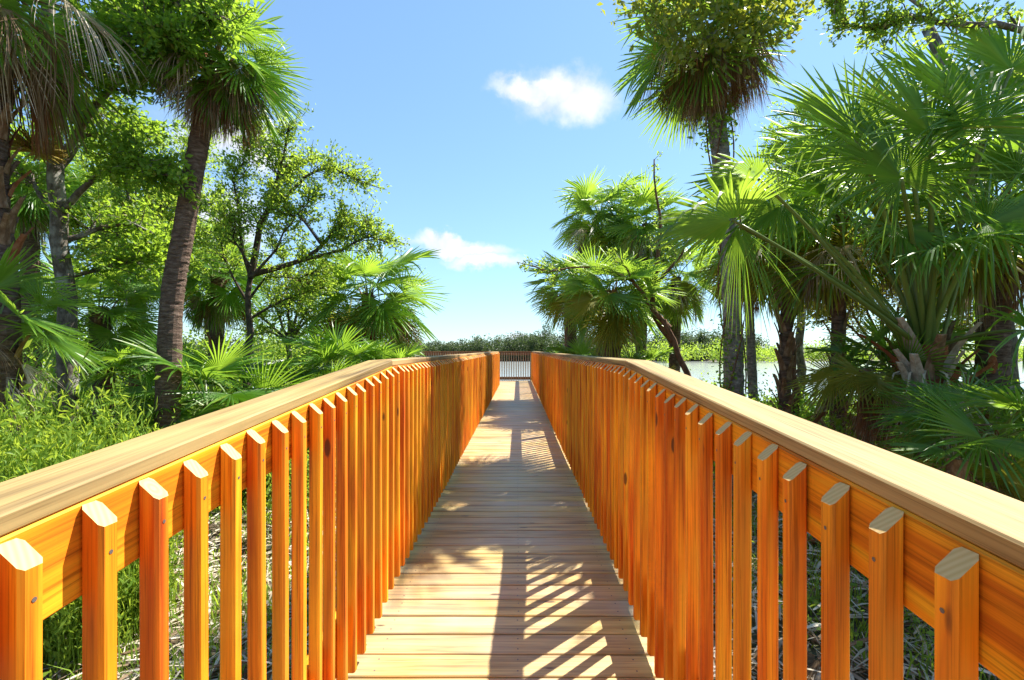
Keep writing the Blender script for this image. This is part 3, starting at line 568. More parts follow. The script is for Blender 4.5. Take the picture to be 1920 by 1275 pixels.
def broad_tree(label, base, limbs, trunk_r, leaf=(.07, .035), twigs=9, twig_len=.7, per=26, seed=1, lm=None, bm=None, name='broadleaf_tree', bare=.35, cat='tree', zfix=True):
    """limbs: list of (points, start radius); first is the trunk from the base"""
    rg = random.Random(seed); nr = np.random.default_rng(seed); base = Vector(base)
    if zfix: base.z = float(gz(base.x, base.y))-.1
    o = empty(name, label, cat, base); wood_ = MB(); C = []; D = []
    for li, (pts, r0) in enumerate(limbs):
        pts = [Vector(p)-base for p in pts]
        if li == 0: pts = [Vector((0, 0, 0))]+pts
        # subdivide with wobble
        q = [pts[0]]
        for a, b in zip(pts[:-1], pts[1:]):
            k = max(2, int((b-a).length/.35))
            for j in range(1, k+1):
                t = j/k; w = .05*(b-a).length/k*(0 if (j == k) else 1); q.append(a.lerp(b, t)+Vector((rg.uniform(-1, 1), rg.uniform(-1, 1), rg.uniform(-1, 1)))*(w+.025))
        n = len(q); wood_.tube(q, [max(.006, r0*(1-.82*i/(n-1))) if li else max(.02, r0*(1-.45*i/(n-1))) for i in range(n)], 8 if li == 0 else 6)
        if li == 0: continue
        Ltot = sum((b-a).length for a, b in zip(q[:-1], q[1:])); nt_ = int(twigs*Ltot)
        for k in range(nt_):
            t = bare+(1-bare)*rg.random(); x = t*(n-1); i = min(int(x), n-2); s = q[i].lerp(q[i+1], x-i); dm = (q[i+1]-q[i]).normalized()
            d = (dm*.6+Vector((rg.gauss(0, .7), rg.gauss(0, .7), rg.gauss(.12, .5)))).normalized(); tl = twig_len*rg.uniform(.45, 1.2)*(1-.35*t)
            tp = [s]; dd = d.copy()
            for j in range(4):
                dd = (dd+Vector((rg.gauss(0, .22), rg.gauss(0, .22), rg.gauss(.0, .2)))).normalized(); tp.append(tp[-1]+dd*tl/4)
            wood_.tube(tp, [.009, .007, .006, .004, .003], 4, cap=False)
            for j in range(per):
                u = rg.uniform(.25, 1)*4; jj = min(int(u), 3); c = tp[jj].lerp(tp[jj+1], u-jj); sp = .12*tl
                C.append((c.x+rg.gauss(0, sp), c.y+rg.gauss(0, sp), c.z+rg.gauss(0, sp*.8))); D.append(tuple(dd))
    obj('trunk', wood_.build('trunk', [bm or M_oakb], True), o)
    v, f = leaves_np(np.array(C), np.array(D), leaf[0], leaf[1], nr)
    tag(obj('crown', mesh('crown', v, f, lm or M_oak), o), kind='stuff')
    return o
def pl(pts, d, dj=None): return [P(x, y, (dj[i] if dj else d)) for i, (x, y) in enumerate(pts)]
# open tree left of the walk
d = 9.0
broad_tree('open branched small leaved tree reaching right toward the walk', P(462, 800, d), [
    (pl([(462, 720), (466, 620), (470, 515)], d), .085),
    (pl([(470, 520), (490, 420), (520, 330), (545, 225)], d), .07), (pl([(470, 515), (560, 490), (620, 440), (650, 400)], d), .06),
    (pl([(500, 400), (570, 330), (620, 312), (690, 345)], d), .04), (pl([(560, 490), (640, 470), (690, 440), (728, 455)], d), .035),
    (pl([(470, 520), (450, 430), (440, 340), (470, 270)], d), .04), (pl([(485, 430), (530, 340), (580, 300)], 9.5), .03), (pl([(460, 560), (420, 480), (415, 400)], 9.4), .03),
    (pl([(520, 330), (500, 280), (480, 235)], 9.2), .02), (pl([(465, 600), (540, 560), (600, 540)], 9.4), .03), (pl([(600, 455), (560, 400), (590, 370)], 8.7), .03), (pl([(470, 520), (520, 470), (550, 410), (530, 370)], 8.8), .03), (pl([(468, 560), (500, 520), (560, 520), (610, 500)], 9.3), .03), (pl([(470, 500), (440, 450), (430, 400)], 8.8), .025), (pl([(640, 470), (660, 440), (700, 420)], 9.1), .015)],
    .10, (.064, .040), 32, .7, 24, 2, M_oakd, M_darkb, bare=.25)
# slender lichened tree on the left with a spreading bright crown
d = 6.6
broad_tree('slender lichen grey tree with bright leafy crown on the left bank', P(128, 900, d), [
    (pl([(128, 760), (124, 560), (112, 400), (95, 230), (90, 60), (110, -120)], d), .13),
    (pl([(115, 400), (190, 330), (260, 300), (320, 330)], d, [6.6, 6.4, 6.2, 6.0]), .05), (pl([(105, 300), (180, 200), (250, 140), (330, 120)], d, [6.6, 6.3, 6, 5.7]), .06),
    (pl([(95, 230), (150, 130), (240, 70), (340, 75)], d, [6.6, 6.2, 5.8, 5.4]), .06), (pl([(92, 100), (200, 20), (320, 5), (440, 45)], d, [6.6, 6.2, 5.8, 5.5]), .06),
    (pl([(120, 450), (180, 430), (250, 420), (300, 450)], d, [6.6, 6.8, 7, 7.2]), .045), (pl([(112, 400), (60, 340), (20, 320)], d), .04), (pl([(124, 520), (200, 500), (280, 480)], 7.0), .04),
    (pl([(100, 330), (160, 260), (230, 230), (300, 240)], d, [6.6, 6.9, 7.2, 7.5]), .04), (pl([(92, 80), (180, -60), (300, -80), (420, -20)], d, [6.6, 6.4, 6, 5.6]), .06)],
    .13, (.08, .042), 26, .72, 42, 6, M_oak, M_oakb, bare=.25)
# dense tree behind the leaning palm
d = 10.5
broad_tree('dense leafy tree filling the gap behind the leaning palm', P(240, 800, d), [
    (pl([(240, 760), (245, 600), (235, 460)], d), .12)]+
    [(pl([(240, 500), (240+math.cos(a)*r*.5, 430-math.sin(a)*r*.4), (240+math.cos(a)*r, 400-math.sin(a)*r)], d, [d, d+math.sin(a*3)*.6, d+math.sin(a*3)*1.2]), .05) for a, r in ((.1, 150), (.6, 170), (1.1, 150), (1.6, 170), (2.1, 150), (2.6, 140), (3.2, 130), (-.4, 130), (3.8, 110), (.35, 90), (1.3, 80), (2.4, 70), (.2, 190), (-.2, 170), (-.7, 150), (.8, 200))],
    .12, (.085, .042), 16, .85, 40, 9, M_oakd, M_oakb)
d = 13
broad_tree('dark understorey tree low behind the open branched tree', P(545, 760, d), [
    (pl([(545, 720), (540, 640), (545, 600)], d), .10)]+
    [(pl([(545, 640), (545+math.cos(a)*r*.5, 600-math.sin(a)*r*.5), (545+math.cos(a)*r, 590-math.sin(a)*r)], d), .05) for a, r in ((.1, 70), (.7, 100), (1.2, 110), (1.7, 120), (2.3, 110), (3.0, 120), (-.4, 70), (3.6, 90))],
    .1, (.09, .045), 16, .85, 40, 12, M_oakd, M_oakb)
d = 14
broad_tree('dark tree in the far left background behind the thick trunk', P(110, 760, d), [
    (pl([(110, 720), (105, 560), (110, 400)], d), .14)]+
    [(pl([(110, 520), (110+math.cos(a)*r*.5, 450-math.sin(a)*r*.4), (110+math.cos(a)*r, 420-math.sin(a)*r)], d), .05) for a, r in ((.0, 160), (.6, 170), (1.2, 170), (1.8, 170), (2.4, 160), (3.1, 160), (-.5, 190), (3.7, 170), (-1.1, 150), (4.2, 140))],
    .14, (.10, .05), 14, 1.0, 40, 13, M_oakd, M_oakb)
# right side: pair of leaning trunks by the water
d = 10.0
broad_tree('dark forked tree leaning left beside the tallest palm', P(1310, 760, d), [
    (pl([(1288, 700), (1262, 640), (1245, 600)], d), .085), (pl([(1255, 615), (1215, 575), (1190, 530), (1150, 470)], d), .065), (pl([(1262, 640), (1225, 590), (1222, 540), (1240, 440), (1225, 300)], 10.3), .08),
    (pl([(1222, 540), (1280, 480), (1300, 400)], 10.3), .05), (pl([(1190, 530), (1120, 500), (1030, 510), (970, 490)], d), .03)], .15, (.07, .035), 6, .5, 16, 15, M_oakd, M_redb, bare=.4)
d = 8.6
broad_tree('twisted reddish trunk tree standing right of the bristly palm', P(1494, 800, d), [
    (pl([(1492, 740), (1486, 660), (1478, 620), (1500, 560)], d), .075), (pl([(1500, 560), (1515, 510), (1508, 460), (1530, 380)], d), .06), (pl([(1500, 560), (1470, 500), (1440, 470), (1420, 400)], d), .04),
    (pl([(1512, 500), (1560, 450), (1620, 430)], d), .04), (pl([(1515, 520), (1580, 560), (1640, 560)], d), .03)], .075, (.075, .04), 24, .75, 30, 17, M_vine, M_redb, bare=.2)
# tree whose trunk stands off to the right; its limb crosses the top right corner
d = 5.6
broad_tree('leafy limb reaching in across the top right corner, trunk out of frame', P(2080, 900, d), [
    (pl([(2080, 600), (2060, 200), (2000, 60)], d), .16), (pl([(2000, 60), (1870, 42), (1760, 45), (1700, 30), (1640, 50), (1560, 40)], d, [5.6, 5.2, 5.0, 5.0, 5.0, 5.0]), .045),
    (pl([(1760, 45), (1690, -10), (1600, -20), (1540, 10)], 5.0), .025), (pl([(2000, 60), (1940, -60), (1800, -100), (1660, -80)], 5.3), .05), (pl([(2030, 120), (1960, 120), (1900, 30)], 5.4), .06)], .16, (.055, .03), 22, .45, 26, 19, M_oakd, M_oakb, bare=.3)
d = 9.5
broad_tree('yellow green shrubby tree behind the big fan palm', P(1660, 800, d), [
    (pl([(1660, 760), (1655, 640)], d), .08)]+[(pl([(1658, 680), (1658+math.cos(a)*r*.5, 600-math.sin(a)*r*.5), (1658+math.cos(a)*r, 560-math.sin(a)*r)], d), .035) for a, r in ((0, 130), (.5, 170), (1.1, 190), (1.6, 210), (2.1, 180), (2.7, 150), (3.3, 130), (-.5, 140), (-.2, 230), (.3, 260))],
    .08, (.08, .04), 20, .85, 34, 23, M_vine, M_redb)
d = 9
broad_tree('leafy tree crown showing through behind the fan leaves', P(1500, 760, 12), [
    (pl([(1500, 720), (1500, 500), (1505, 330)], 12), .12)]+[(pl([(1505, 420), (1505+math.cos(a)*r*.5, 330-math.sin(a)*r*.5), (1505+math.cos(a)*r, 290-math.sin(a)*r)], 12), .05) for a, r in ((.1, 110), (.7, 110), (1.3, 100), (1.8, 90), (2.4, 70), (3.1, 60), (-.4, 150), (-1, 140))],
    .12, (.085, .04), 14, .9, 36, 29, M_oak, M_oakb)
d = 8
broad_tree('dense dark tree at the right edge behind the fan palm', P(1900, 760, d), [
    (pl([(1890, 720), (1850, 400), (1780, 150), (1740, 50)], d), .16)]+[(pl([(1850, 420), (1850+math.cos(a)*r*.5, 350-math.sin(a)*r*.5), (1850+math.cos(a)*r, 330-math.sin(a)*r)], d), .05) for a, r in ((.1, 170), (.7, 200), (1.3, 200), (1.9, 170), (2.6, 120), (-.4, 180), (-1, 200), (3.5, 110), (4.2, 130))],
    .16, (.08, .04), 8, .8, 26, 31, M_oakd, M_oakb)

# climbing vine on the tallest palm
nr = np.random.default_rng(5)
def leaf_cloud(centers, radii, n, L, Wd, seed, up=.4):
    nr = np.random.default_rng(seed); C = []
    for c, r in zip(centers, radii):
        k = n; p = nr.normal(0, 1, (k, 3)); p /= np.linalg.norm(p, axis=1)[:, None]; rr = nr.uniform(.35, 1.05, k)[:, None]
        cl = nr.normal(0, .10, (k, 3)); C.append(np.array(c)+p*rr*np.array(r)+cl)
    C = np.concatenate(C); return leaves_np(C, nr.normal(0, .6, C.shape)+[0, 0, -.2], L, Wd, nr, .25, up)
v1 = empty('climbing_vine', 'yellow green climbing vine smothering the crown of the tallest palm', 'vine', P(1375, 720, 7.15)); vb = Vector(v1.location); vb.z = float(gz(vb.x, vb.y)); v1.location = vb
st = MB(); rg = random.Random(3)
for k in range(4):
    pts = []
    for j in range(28):
        t = j/27; py = 800-650*t; px = 1376+(-2 if t < .3 else 0)-36*max(0, (t-.25)/.75)**1.3; a = k*1.6+t*7; c = P(px, py, 7.4); pts.append(c-vb+Vector((math.cos(a)*.19, math.sin(a)*.19, 0)))
    pts[0].z = -.05; st.tube(pts, .012, 5)
obj('stem', st.build('stem', [M_redb], True), v1)
cs = [P(x, y, d_) for x, y, d_ in ((1225, 20, 6.7), (1300, 10, 6.4), (1385, 15, 6.5), (1462, 25, 6.8), (1250, 50, 6.3), (1345, 40, 6.1), (1440, 45, 6.3), (1360, -40, 6.8), (1270, -40, 6.8), (1450, -30, 7), (1285, 85, 6.2), (1490, -10, 6.9), (1200, -10, 6.9), (1390, 70, 6.2))]
v, f = leaf_cloud([c-vb for c in cs], [(.40+.12*((k*7) % 5-2)/2, .4, .16+.06*((k*3) % 4)) for k in range(len(cs))], 190, .11, .06, 41)
tag(obj('foliage', mesh('foliage', v, f, M_vine), v1), kind='stuff')
cs = [P(1338+k*2, 190+k*22, 7.4) for k in range(4)]
v, f = leaf_cloud([c-vb for c in cs], [(.24, .24, .14)]*len(cs), 170, .085, .05, 43)
tag(obj('foliage', mesh('foliage', v, f, M_oak), v1), kind='stuff')
cs = [P(1370+rg.uniform(-14, 6), 610+k*20, 7.3) for k in range(7)]
v, f = leaf_cloud([c-vb for c in cs], [(.12, .14, .1)]*len(cs), 50, .06, .04, 44)
tag(obj('foliage', mesh('foliage', v, f, M_oak), v1), kind='stuff')

# yellow flower sprays on palms and moss
def spray(label, c, r, n, seed):
    nr = np.random.default_rng(seed); rgx = random.Random(seed); mb = MB(); c = Vector(c); o = empty('flower_spray', label, 'flowers', c)
    for k in range(n):
        d_ = Vector((rgx.gauss(0, 1), rgx.gauss(0, 1), abs(rgx.gauss(.5, .6)))).normalized(); p = Vector((0, 0, 0)); pts = [p]
        for j in range(4): d_ = (d_+Vector((rgx.gauss(0, .2), rgx.gauss(0, .2), -.08))).normalized(); p = p+d_*r*rgx.uniform(.2, .3); pts.append(p)
        mb.tube(pts, [.012, .014, .014, .012, .006], 4)
    obj('stems', mb.build('stems', [M_flower]), o)
spray('yellow palm flower spray left of the short bushy palm', P(580, 540, 11.6), .5, 120, 2)
spray('yellow palm flower spray in the shade by the slender grey tree', P(66, 285, 6.0), .30, 120, 3)
def moss(label, px, py, d_, L, seed):
    rgx = random.Random(seed); c = P(px, py, d_); o = empty('spanish_moss', label, 'moss', c); mb = MB()
    for k in range(34):
        p = Vector((rgx.gauss(0, .05), rgx.gauss(0, .05), .04)); pts = [p]; l = L*rgx.uniform(.3, 1)
        for j in range(8): p = p+Vector((rgx.gauss(0, .022), rgx.gauss(0, .022), -l/8)); pts.append(p)
        mb.tube(pts, .006, 3)
    obj('strands', mb.build('strands', [M_moss]), o)
moss('strand of grey moss hanging right of the leaning palm trunk', 478, 150, 6.2, .55, 1)
moss('grey moss tuft hanging left of the leaning palm crown', 305, 135, 6.0, .5, 2)

# ------------------------------------------------------------------ palmettos, shrubs, ground cover
def palmetto(label, px, py, d_, n, scale, seed, yell=0, emin=15, group=None, dead=0):
    rgx = random.Random(seed); c = P(px, py, d_); c.z = float(gz(c.x, c.y)); hz = max(0, P(px, py, d_).z-c.z)
    o = empty('palmetto', label, 'palmetto', c, group); az = rgx.uniform(0, 6.28)
    for i in range(dead):
        obj('dead_frond', rgx.choice(DEAD[rgx.choice((-35, -55))]), o, (0, 0, hz*rgx.uniform(.7, 1)+.1), (rgx.uniform(-.2, .2), rgx.uniform(-.5, .1), rgx.uniform(0, 6.28)), scale*rgx.uniform(.9, 1.2))
    mb = MB(); mb.tube([(0, 0, -.1), (0, 0, hz*.5), (.03, 0, max(.1, hz))], [.1, .09, .08], 8); obj('stem', mb.build('stem', [M_boot]), o)
    for i in range(n):
        t = (i+.5)/n; e = 80+(emin-80)*t; az += 2.39996+rgx.uniform(-.3, .3); ke = min(GREEN, key=lambda k: abs(k-e)); me = rgx.choice(GREEN[ke])
        if rgx.random() < yell: me = rgx.choice(YELL[12])
        obj('frond', me, o, (0, 0, hz), (rgx.uniform(-.15, .15), rgx.uniform(-.1, .1), az), scale*rgx.uniform(.85, 1.1))
palmetto('bright palmetto just right of the leaning palm base', 388, 760, 7.0, 12, .95, 1)
palmetto('palmetto with upright fans behind the left railing bend', 640, 700, 8.6, 12, .8, 2)
palmetto('palmetto with pale fans nearest the left railing bend', 735, 705, 9.2, 11, .62, 3)
palmetto('palmetto with yellowing leaf low beside the left railing', 575, 735, 7.6, 8, .7, 4, .5)
palmetto('palmetto between the leaning palm and the slender grey tree', 250, 700, 7.0, 10, .55, 5)
palmetto('bright palmetto at the end of the right railing by the far woods', 1068, 690, 16, 12, .62, 6, .3)
palmetto('dark palmetto left of the shaggy trunk palm', 1100, 690, 12, 10, .7, 7)
palmetto('palmetto right of the shaggy trunk palm', 1212, 700, 11, 11, .72, 8, .3)
palmetto('green palmetto under the stalks of the big fan palm', 1670, 700, 6.6, 11, .72, 9, dead=4)
palmetto('palmetto with long dark straps low at the right edge', 1870, 820, 4.2, 10, .75, 10, dead=7)
palmetto('low palmetto at the right edge beside the railing cap', 1790, 860, 4.0, 5, .5, 11, .4, dead=8)
palmetto('palmetto hanging over dry fronds right of the bristly palm', 1620, 690, 6.0, 8, .6, 12, .5, dead=12)
def shrub_mesh(seed, n, h, spread, leaf, mat):
    rgx = random.Random(seed); nr = np.random.default_rng(seed); mb = MB(); C = []; D = []
    for k in range(n):
        a = rgx.uniform(0, 6.28); r = rgx.random()**.6*spread; p = Vector((rgx.gauss(0, .12), rgx.gauss(0, .12), 0)); hh = h*rgx.uniform(.45, 1)*(1-.35*(r/spread)**2); d_ = Vector((math.cos(a)*r/hh*.55, math.sin(a)*r/hh*.55, 1)).normalized(); pts = [p]
        for j in range(7):
            d_ = (d_+Vector((math.cos(a)*.06+rgx.gauss(0, .1), math.sin(a)*.06+rgx.gauss(0, .1), 0))).normalized(); p = p+d_*hh/7; pts.append(p)
        mb.tube(pts, [.008, .007, .006, .006, .005, .004, .003, .002], 4, 1, cap=False)
        for j in range(44):
            u = rgx.uniform(.15, 1)**.8*7; q = min(int(u), 6); c = pts[q].lerp(pts[q+1], u-q); C.append((c.x+rgx.gauss(0, .05), c.y+rgx.gauss(0, .05), c.z+rgx.gauss(0, .03))); an = rgx.uniform(0, 6.28); D.append((math.cos(an), math.sin(an), .25))
    v, f = leaves_np(np.array(C), np.array(D)*1.5, leaf[0], leaf[1], nr, .2, .6)
    return mb.build('stems', [M_weed, M_weed]), mesh('foliage', v, f, mat)
SH = [shrub_mesh(60+k, 70, 1.0, .55, (.085, .02), M_weed) for k in range(3)]
SHD = [shrub_mesh(70+k, 60, 1.0, .5, (.06, .035), M_oak) for k in range(2)]
def shrub(label, px, py, d_, s, k, dark=False, group=None):
    """py: where the top of the shrub is seen"""
    top = P(px, py, d_); z0 = float(gz(top.x, top.y))-.03; h = max(.3, top.z-z0); o = empty('shrub', label, 'shrub', (top.x, top.y, z0), group); st_, fo = (SHD if dark else SH)[k % (2 if dark else 3)]
    sc = (s, s, h); obj('stems', st_, o, (0, 0, 0), (0, 0, k*1.3), sc); tag(obj('foliage', fo, o, (0, 0, 0), (0, 0, k*1.3), sc), kind='stuff')
tv = []; tf = []; nb = 0
for i, (px, py, d_, sc) in enumerate([(40, 655, 4.6, 1.0), (110, 675, 4.3, 1.0), (170, 665, 4.8, 1.0), (235, 690, 4.9, .9), (20, 790, 3.9, .8), (110, 805, 3.8, .8), (190, 800, 4.1, .8), (255, 800, 4.6, .7), (60, 850, 3.3, .6), (150, 850, 3.4, .6), (225, 830, 3.7, .6), (-60, 740, 4.2, 1.0), (280, 770, 6.2, .7), (75, 690, 6.2, 1.1), (-20, 850, 3.2, .7), (270, 850, 3.9, .6), (60, 770, 4.3, .9), (200, 770, 4.6, .9)]):
    top = P(px, py, d_); z0 = float(gz(top.x, top.y))-.03; h = max(.3, top.z-z0)
    for me in SH[i % 3]:
        co = np.empty(len(me.vertices)*3, np.float32); me.vertices.foreach_get('co', co); co = co.reshape(-1, 3)*[sc, sc, h]; c_, s_ = math.cos(i*1.3), math.sin(i*1.3)
        co = np.stack([co[:, 0]*c_-co[:, 1]*s_+top.x, co[:, 0]*s_+co[:, 1]*c_+top.y, co[:, 2]+z0], 1); tv.append(co); tf += [tuple(q+nb for q in p.vertices) for p in me.polygons]; nb += len(co)
tag(obj('weed_thicket', mesh('weed_thicket', np.concatenate(tv), tf, M_weed)), 'bright green narrow leaved weed thicket at lower left', 'weeds', None, 'stuff')
shrub('upright feathery shrub left of the yellowing palmetto', 500, 675, 7.6, .75, 1)
shrub('small feathery shrub right of the leaning palm base', 455, 715, 7.0, .5, 2)
for (lb, px, py, d_, s, k) in (('leafy green shrub by the water right of the reddish trunk', 1525, 715, 8.4, 1.0, 0), ('low leafy shrub left of the dry fronds under the fan palm', 1610, 740, 6.0, .8, 1), ('small leafy shrub by the bristly palm base', 1450, 725, 9.0, .8, 1), ('leafy shrub behind the straps at the right edge', 1850, 640, 5.6, 1.2, 0), ('leafy shrub beneath the big fan palm', 1780, 770, 4.8, .8, 1), ('broad leafy bush at the water edge behind the fan palm', 1720, 640, 9.0, 1.4, 0), ('leafy bush at the foot of the dark forked tree', 1330, 700, 11, .9, 1),
    ('dark leafy bush between the leaning palm and the open tree', 420, 660, 9.4, 1.2, 0), ('dark leafy bush left of the open tree foot', 540, 640, 10.5, 1.2, 1), ('dark leafy bush behind the slender grey tree', 60, 620, 8.2, 1.4, 0), ('dark leafy bush under the low drooping palm', 190, 650, 8.6, 1.3, 1), ('dark leafy bush behind the palmettos at the railing bend', 620, 640, 12, 1.4, 0)):
    shrub(lb, px, py, d_, s, k, True)
# low ground cover and dry litter: masses nobody could count
nr = np.random.default_rng(17)
def scatter(n, x0, x1, y0, y1):
    x = nr.uniform(x0, x1, n); y = nr.uniform(y0, y1, n); k = (x < XL-.12) | (x > XR+.12); x, y = x[k], y[k]; z = gz(x, y); k = z > WATER-.02; return x[k], y[k], z[k]
def grass(n, x0, x1, y0, y1, h, w, mat, name, lbl, clump=True):
    x, y, z = scatter(n, x0, x1, y0, y1)
    if clump:
        k = (np.sin(x*2.1+1)+np.sin(y*2.7+x)+nr.normal(0, .6, len(x))) > -.1; x, y, z = x[k], y[k], z[k]
    m = len(x); a = nr.uniform(0, 6.28, m); hh = h*nr.uniform(.4, 1.3, m); ln = nr.uniform(.2, .9, m)*hh; c, s = np.cos(a), np.sin(a); ww = w*nr.uniform(.6, 1.3, m)
    v = np.empty((m, 5, 3)); b = np.stack([x, y, z-.01], 1); sd = np.stack([-s, c, 0*s], 1)*ww[:, None]; fw = np.stack([c*ln, s*ln, 0*s], 1); upv = np.stack([0*s, 0*s, hh], 1)
    v[:, 0] = b-sd; v[:, 1] = b+sd; v[:, 2] = b+sd*.8+fw*.35+upv*.6; v[:, 3] = b-sd*.8+fw*.35+upv*.6; v[:, 4] = b+fw+upv*.95
    i = np.arange(m)[:, None]*5; f = np.concatenate([i+[0, 1, 2], i+[0, 2, 3], i+[3, 2, 4]], 1).reshape(-1, 3)
    tag(obj(name, mesh(name, v.reshape(-1, 3), f, mat)), lbl, 'grass' if 'straw' not in name else 'litter', None, 'stuff')
grass(90000, -18, 18, -4, 18, .26, .006, M_weed, 'grass', 'green grass and weeds growing through the litter beside the boardwalk')
grass(26000, -5, 5, -.5, 7, .2, .007, M_weed, 'grass', 'low green grass close beside the boardwalk')
def litter(n, x0, x1, y0, y1, L, w, mat, name, lbl):
    x, y, z = scatter(n, x0, x1, y0, y1); m = len(x); a = nr.uniform(0, 6.28, m); l = L*nr.uniform(.4, 1.3, m); t = nr.normal(0, .22, m); c, s = np.cos(a), np.sin(a)
    d_ = np.stack([c*np.cos(t), s*np.cos(t), np.sin(t)], 1); sd = np.stack([-s, c, nr.normal(0, .4, m)], 1)*(w*nr.uniform(.5, 1.4, m))[:, None]; b = np.stack([x, y, z+nr.uniform(.0, .09, m)], 1); md = np.zeros((m, 3)); md[:, 2] = nr.uniform(0, .12, m)*l
    v = np.empty((m, 6, 3)); v[:, 0] = b-d_*l[:, None]*.5-sd*.4; v[:, 1] = b-d_*l[:, None]*.5+sd*.4; v[:, 2] = b+sd+md; v[:, 3] = b-sd+md; v[:, 4] = b+d_*l[:, None]*.5+sd*.2; v[:, 5] = b+d_*l[:, None]*.5-sd*.2
    i = np.arange(m)[:, None]*6; f = np.concatenate([i+[0, 1, 2, 3], i+[3, 2, 4, 5]], 1).reshape(-1, 4)
    tag(obj(name, mesh(name, v.reshape(-1, 3), f, mat)), lbl, 'litter', None, 'stuff')
litter(15000, -5, 6, -.5, 9, .42, .011, M_straw, 'straw_litter', 'pale dry palm straw strewn on the ground beside the boardwalk')
litter(9000, -5, 7, -.5, 10, .3, .012, M_dead, 'leaf_litter', 'brown dead leaf strips lying on the ground beside the boardwalk')
# broad-leaved seedlings near the railings
x, y, z = scatter(5200, -3.2, 3.4, -.2, 5); k = (np.sin(x*3.1)+np.sin(y*2.3+x*1.7)) > .35; C = np.stack([x, y, z+nr.uniform(.03, .25, len(x))], 1)[k]
v, f = leaves_np(C, nr.normal(0, .4, C.shape), .075, .045, nr, .15, 1.2)
tag(obj('ground_cover', mesh('ground_cover', v, f, M_weed)), 'small round leaved seedlings close under the railings', 'ground cover', None, 'stuff')
# dead fronds lying on the ground
for i, (px, py, d_) in enumerate([(1560, 1000, 2.6), (1480, 960, 3.0), (1640, 900, 3.6), (1700, 850, 4.2), (1620, 830, 4.6), (1760, 900, 3.4), (1850, 960, 3.0), (250, 1040, 3.0), (380, 1000, 3.2), (330, 960, 3.6)]):
    p = P(px, py, d_); p.z = float(gz(p.x, p.y))+.10; rgx = random.Random(i+90); o = obj('fallen_frond', rgx.choice(DEAD[-35]), None, p, (rgx.uniform(-.2, .2), R_(-38), rgx.uniform(0, 6.28)), .8)
    tag(o, 'dry fallen palm frond on the ground '+('right of the right railing' if p.x > 0 else 'left of the left railing'), 'frond', 'fallen fronds on the '+('right' if p.x > 0 else 'left'))

# ------------------------------------------------------------------ far shore
def far_wood(name, label, x0, x1, yf, depth, hfun, n, leaf, seed, mat):
    nr = np.random.default_rng(seed); m = 640; cx = nr.uniform(x0, x1, m); cy = yf(cx)+nr.uniform(0, depth, m); ch = hfun(cx)*np.clip(nr.normal(.88, .2, m), .45, 1.5)*(1+.25*(cy-yf(cx))/depth); r = nr.uniform(.8, 1.9, m)
    k = nr.integers(0, m, n); p = nr.normal(0, 1, (n, 3)); p /= np.linalg.norm(p, axis=1)[:, None]; p *= nr.uniform(.5, 1.05, n)[:, None]
    zc = nr.uniform(.15, 1, n)**.7*(ch[k]-r[k]*.7)
    C = np.stack([cx[k]+p[:, 0]*r[k]*1.3, cy[k]+p[:, 1]*r[k], WATER+np.maximum(.1, zc+p[:, 2]*r[k]*.7)], 1)
    v, f = leaves_np(C, nr.normal(0, .7, C.shape), leaf, leaf*.6, nr, .2, .4)
    tag(obj(name, mesh(name, v, f, mat)), label, 'trees', None, 'stuff')
far_wood('mangrove_wood', 'dark mangrove woods along the far shore beyond the left bank trees', -240, -60, lambda x: 106+.03*np.abs(x), 16, lambda x: 4.6+0*x, 70000, .6, 3, M_mang)
far_wood('mangrove_wood', 'distant dark green mangrove woods along the far shore', -60, 60, lambda x: 106+.03*np.abs(x), 16, lambda x: 3.9+2.1*sstep(-14, 6, x), 190000, .42, 1, M_mang)
far_wood('mangrove_wood', 'distant low mangrove line far right across the water', 20, 240, lambda x: 92-.05*(x-20), 12, lambda x: 4.0+0*x, 50000, .42, 2, M_oakd)
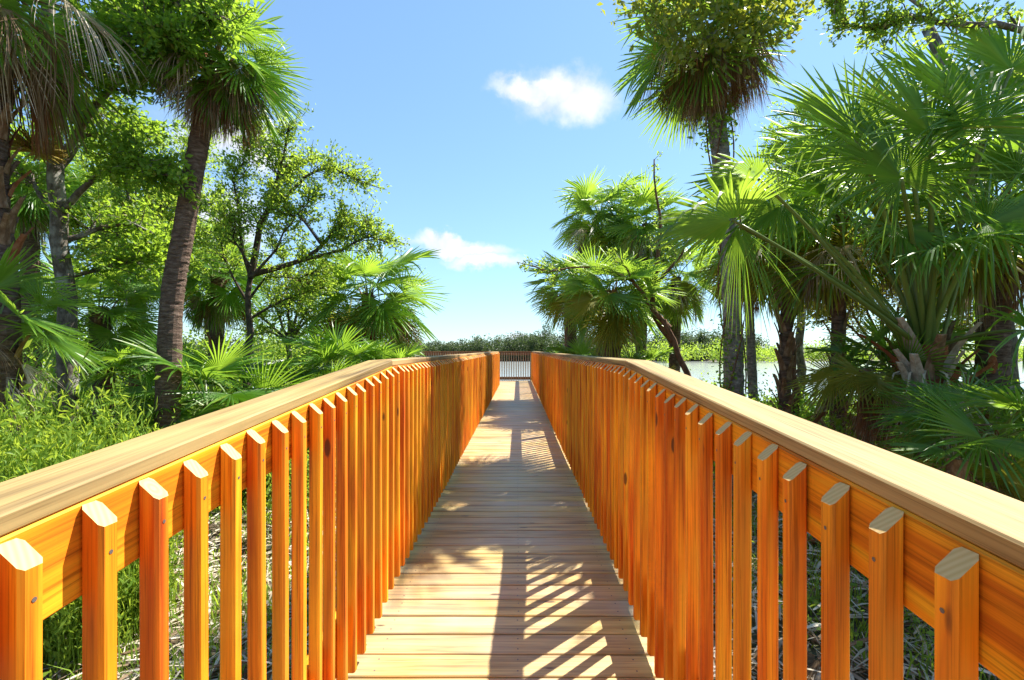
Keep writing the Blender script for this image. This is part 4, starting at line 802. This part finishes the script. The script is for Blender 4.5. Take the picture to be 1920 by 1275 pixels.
def understorey(label, x0, x1, y0, y1, h, n, leaf, seed, mat):
    nr = np.random.default_rng(seed); m = 60; cx = nr.uniform(x0, x1, m); cy = nr.uniform(y0, y1, m); ch = h*nr.uniform(.6, 1.1, m); r = nr.uniform(.5, 1.0, m); k = nr.integers(0, m, n); p = nr.normal(0, 1, (n, 3)); p /= np.linalg.norm(p, axis=1)[:, None]; p *= nr.uniform(.4, 1.1, n)[:, None]
    C = np.stack([cx[k]+p[:, 0]*r[k], cy[k]+p[:, 1]*r[k], gz(cx[k], cy[k])+np.maximum(.05, nr.uniform(.05, 1, n)*(ch[k]-.4)+p[:, 2]*.5)], 1); v, f = leaves_np(C, nr.normal(0, .7, C.shape), leaf, leaf*.5, nr, .2, .5)
    tag(obj('understorey', mesh('understorey', v, f, mat)), label, 'bushes', None, 'stuff')
understorey('dark green understorey filling the left bank behind the trees', -22, -5.5, 11.5, 19, 3.4, 60000, .11, 5, M_oakd)
understorey('low bushes along the water behind the right bank palms', 4.5, 20, 11, 17, .9, 26000, .1, 6, M_oakd)
understorey('leafy bushes between the palms of the right bank', 3.2, 9, 7.6, 11, 1.7, 26000, .08, 7, M_oak)
understorey('bright bushes low on the left bank behind the railing bend', -8, -2.6, 8.5, 13, 2.1, 36000, .085, 8, M_oak)
understorey('light green saplings and bushes between the leaning palm and the open tree', -6.2, -2.6, 6.0, 8.4, 1.6, 24000, .075, 9, M_weed)
understorey('dense bushes on the left bank beyond the weed thicket', -18, -7.5, 1, 11, 2.2, 36000, .10, 11, M_oakd)
understorey('dense bushes on the right bank beyond the big fan palm', 6.5, 17, 0, 10, 1.9, 36000, .10, 12, M_oakd)
for i, (x_, y_, h_) in enumerate([(-9.5, 4.5, 4.2), (-12, 8, 5.4), (-11, 1.5, 3.4), (8.6, 3.2, 4.0), (10.5, 7.5, 5.2), (12.5, 2.0, 3.2)]):
    palm(('palm in the thicket far out on the left bank, nearest the thick trunk', 'tall palm farthest back in the left bank thicket', 'short palm in the left bank thicket level with the ramp', 'palm in the thicket just right of the big fan palm', 'tall palm farthest back in the right bank thicket', 'short palm far out in the right bank thicket')[i], (x_, y_, 0), (x_+.3, y_+.1, h_), .16, .13, n=20, scale=1.0, dead=10, seed=200+i, lite=bool(i % 2))
# render quality hints
SC.cycles.max_bounces = 6; SC.cycles.diffuse_bounces = 4; SC.cycles.transmission_bounces = 4
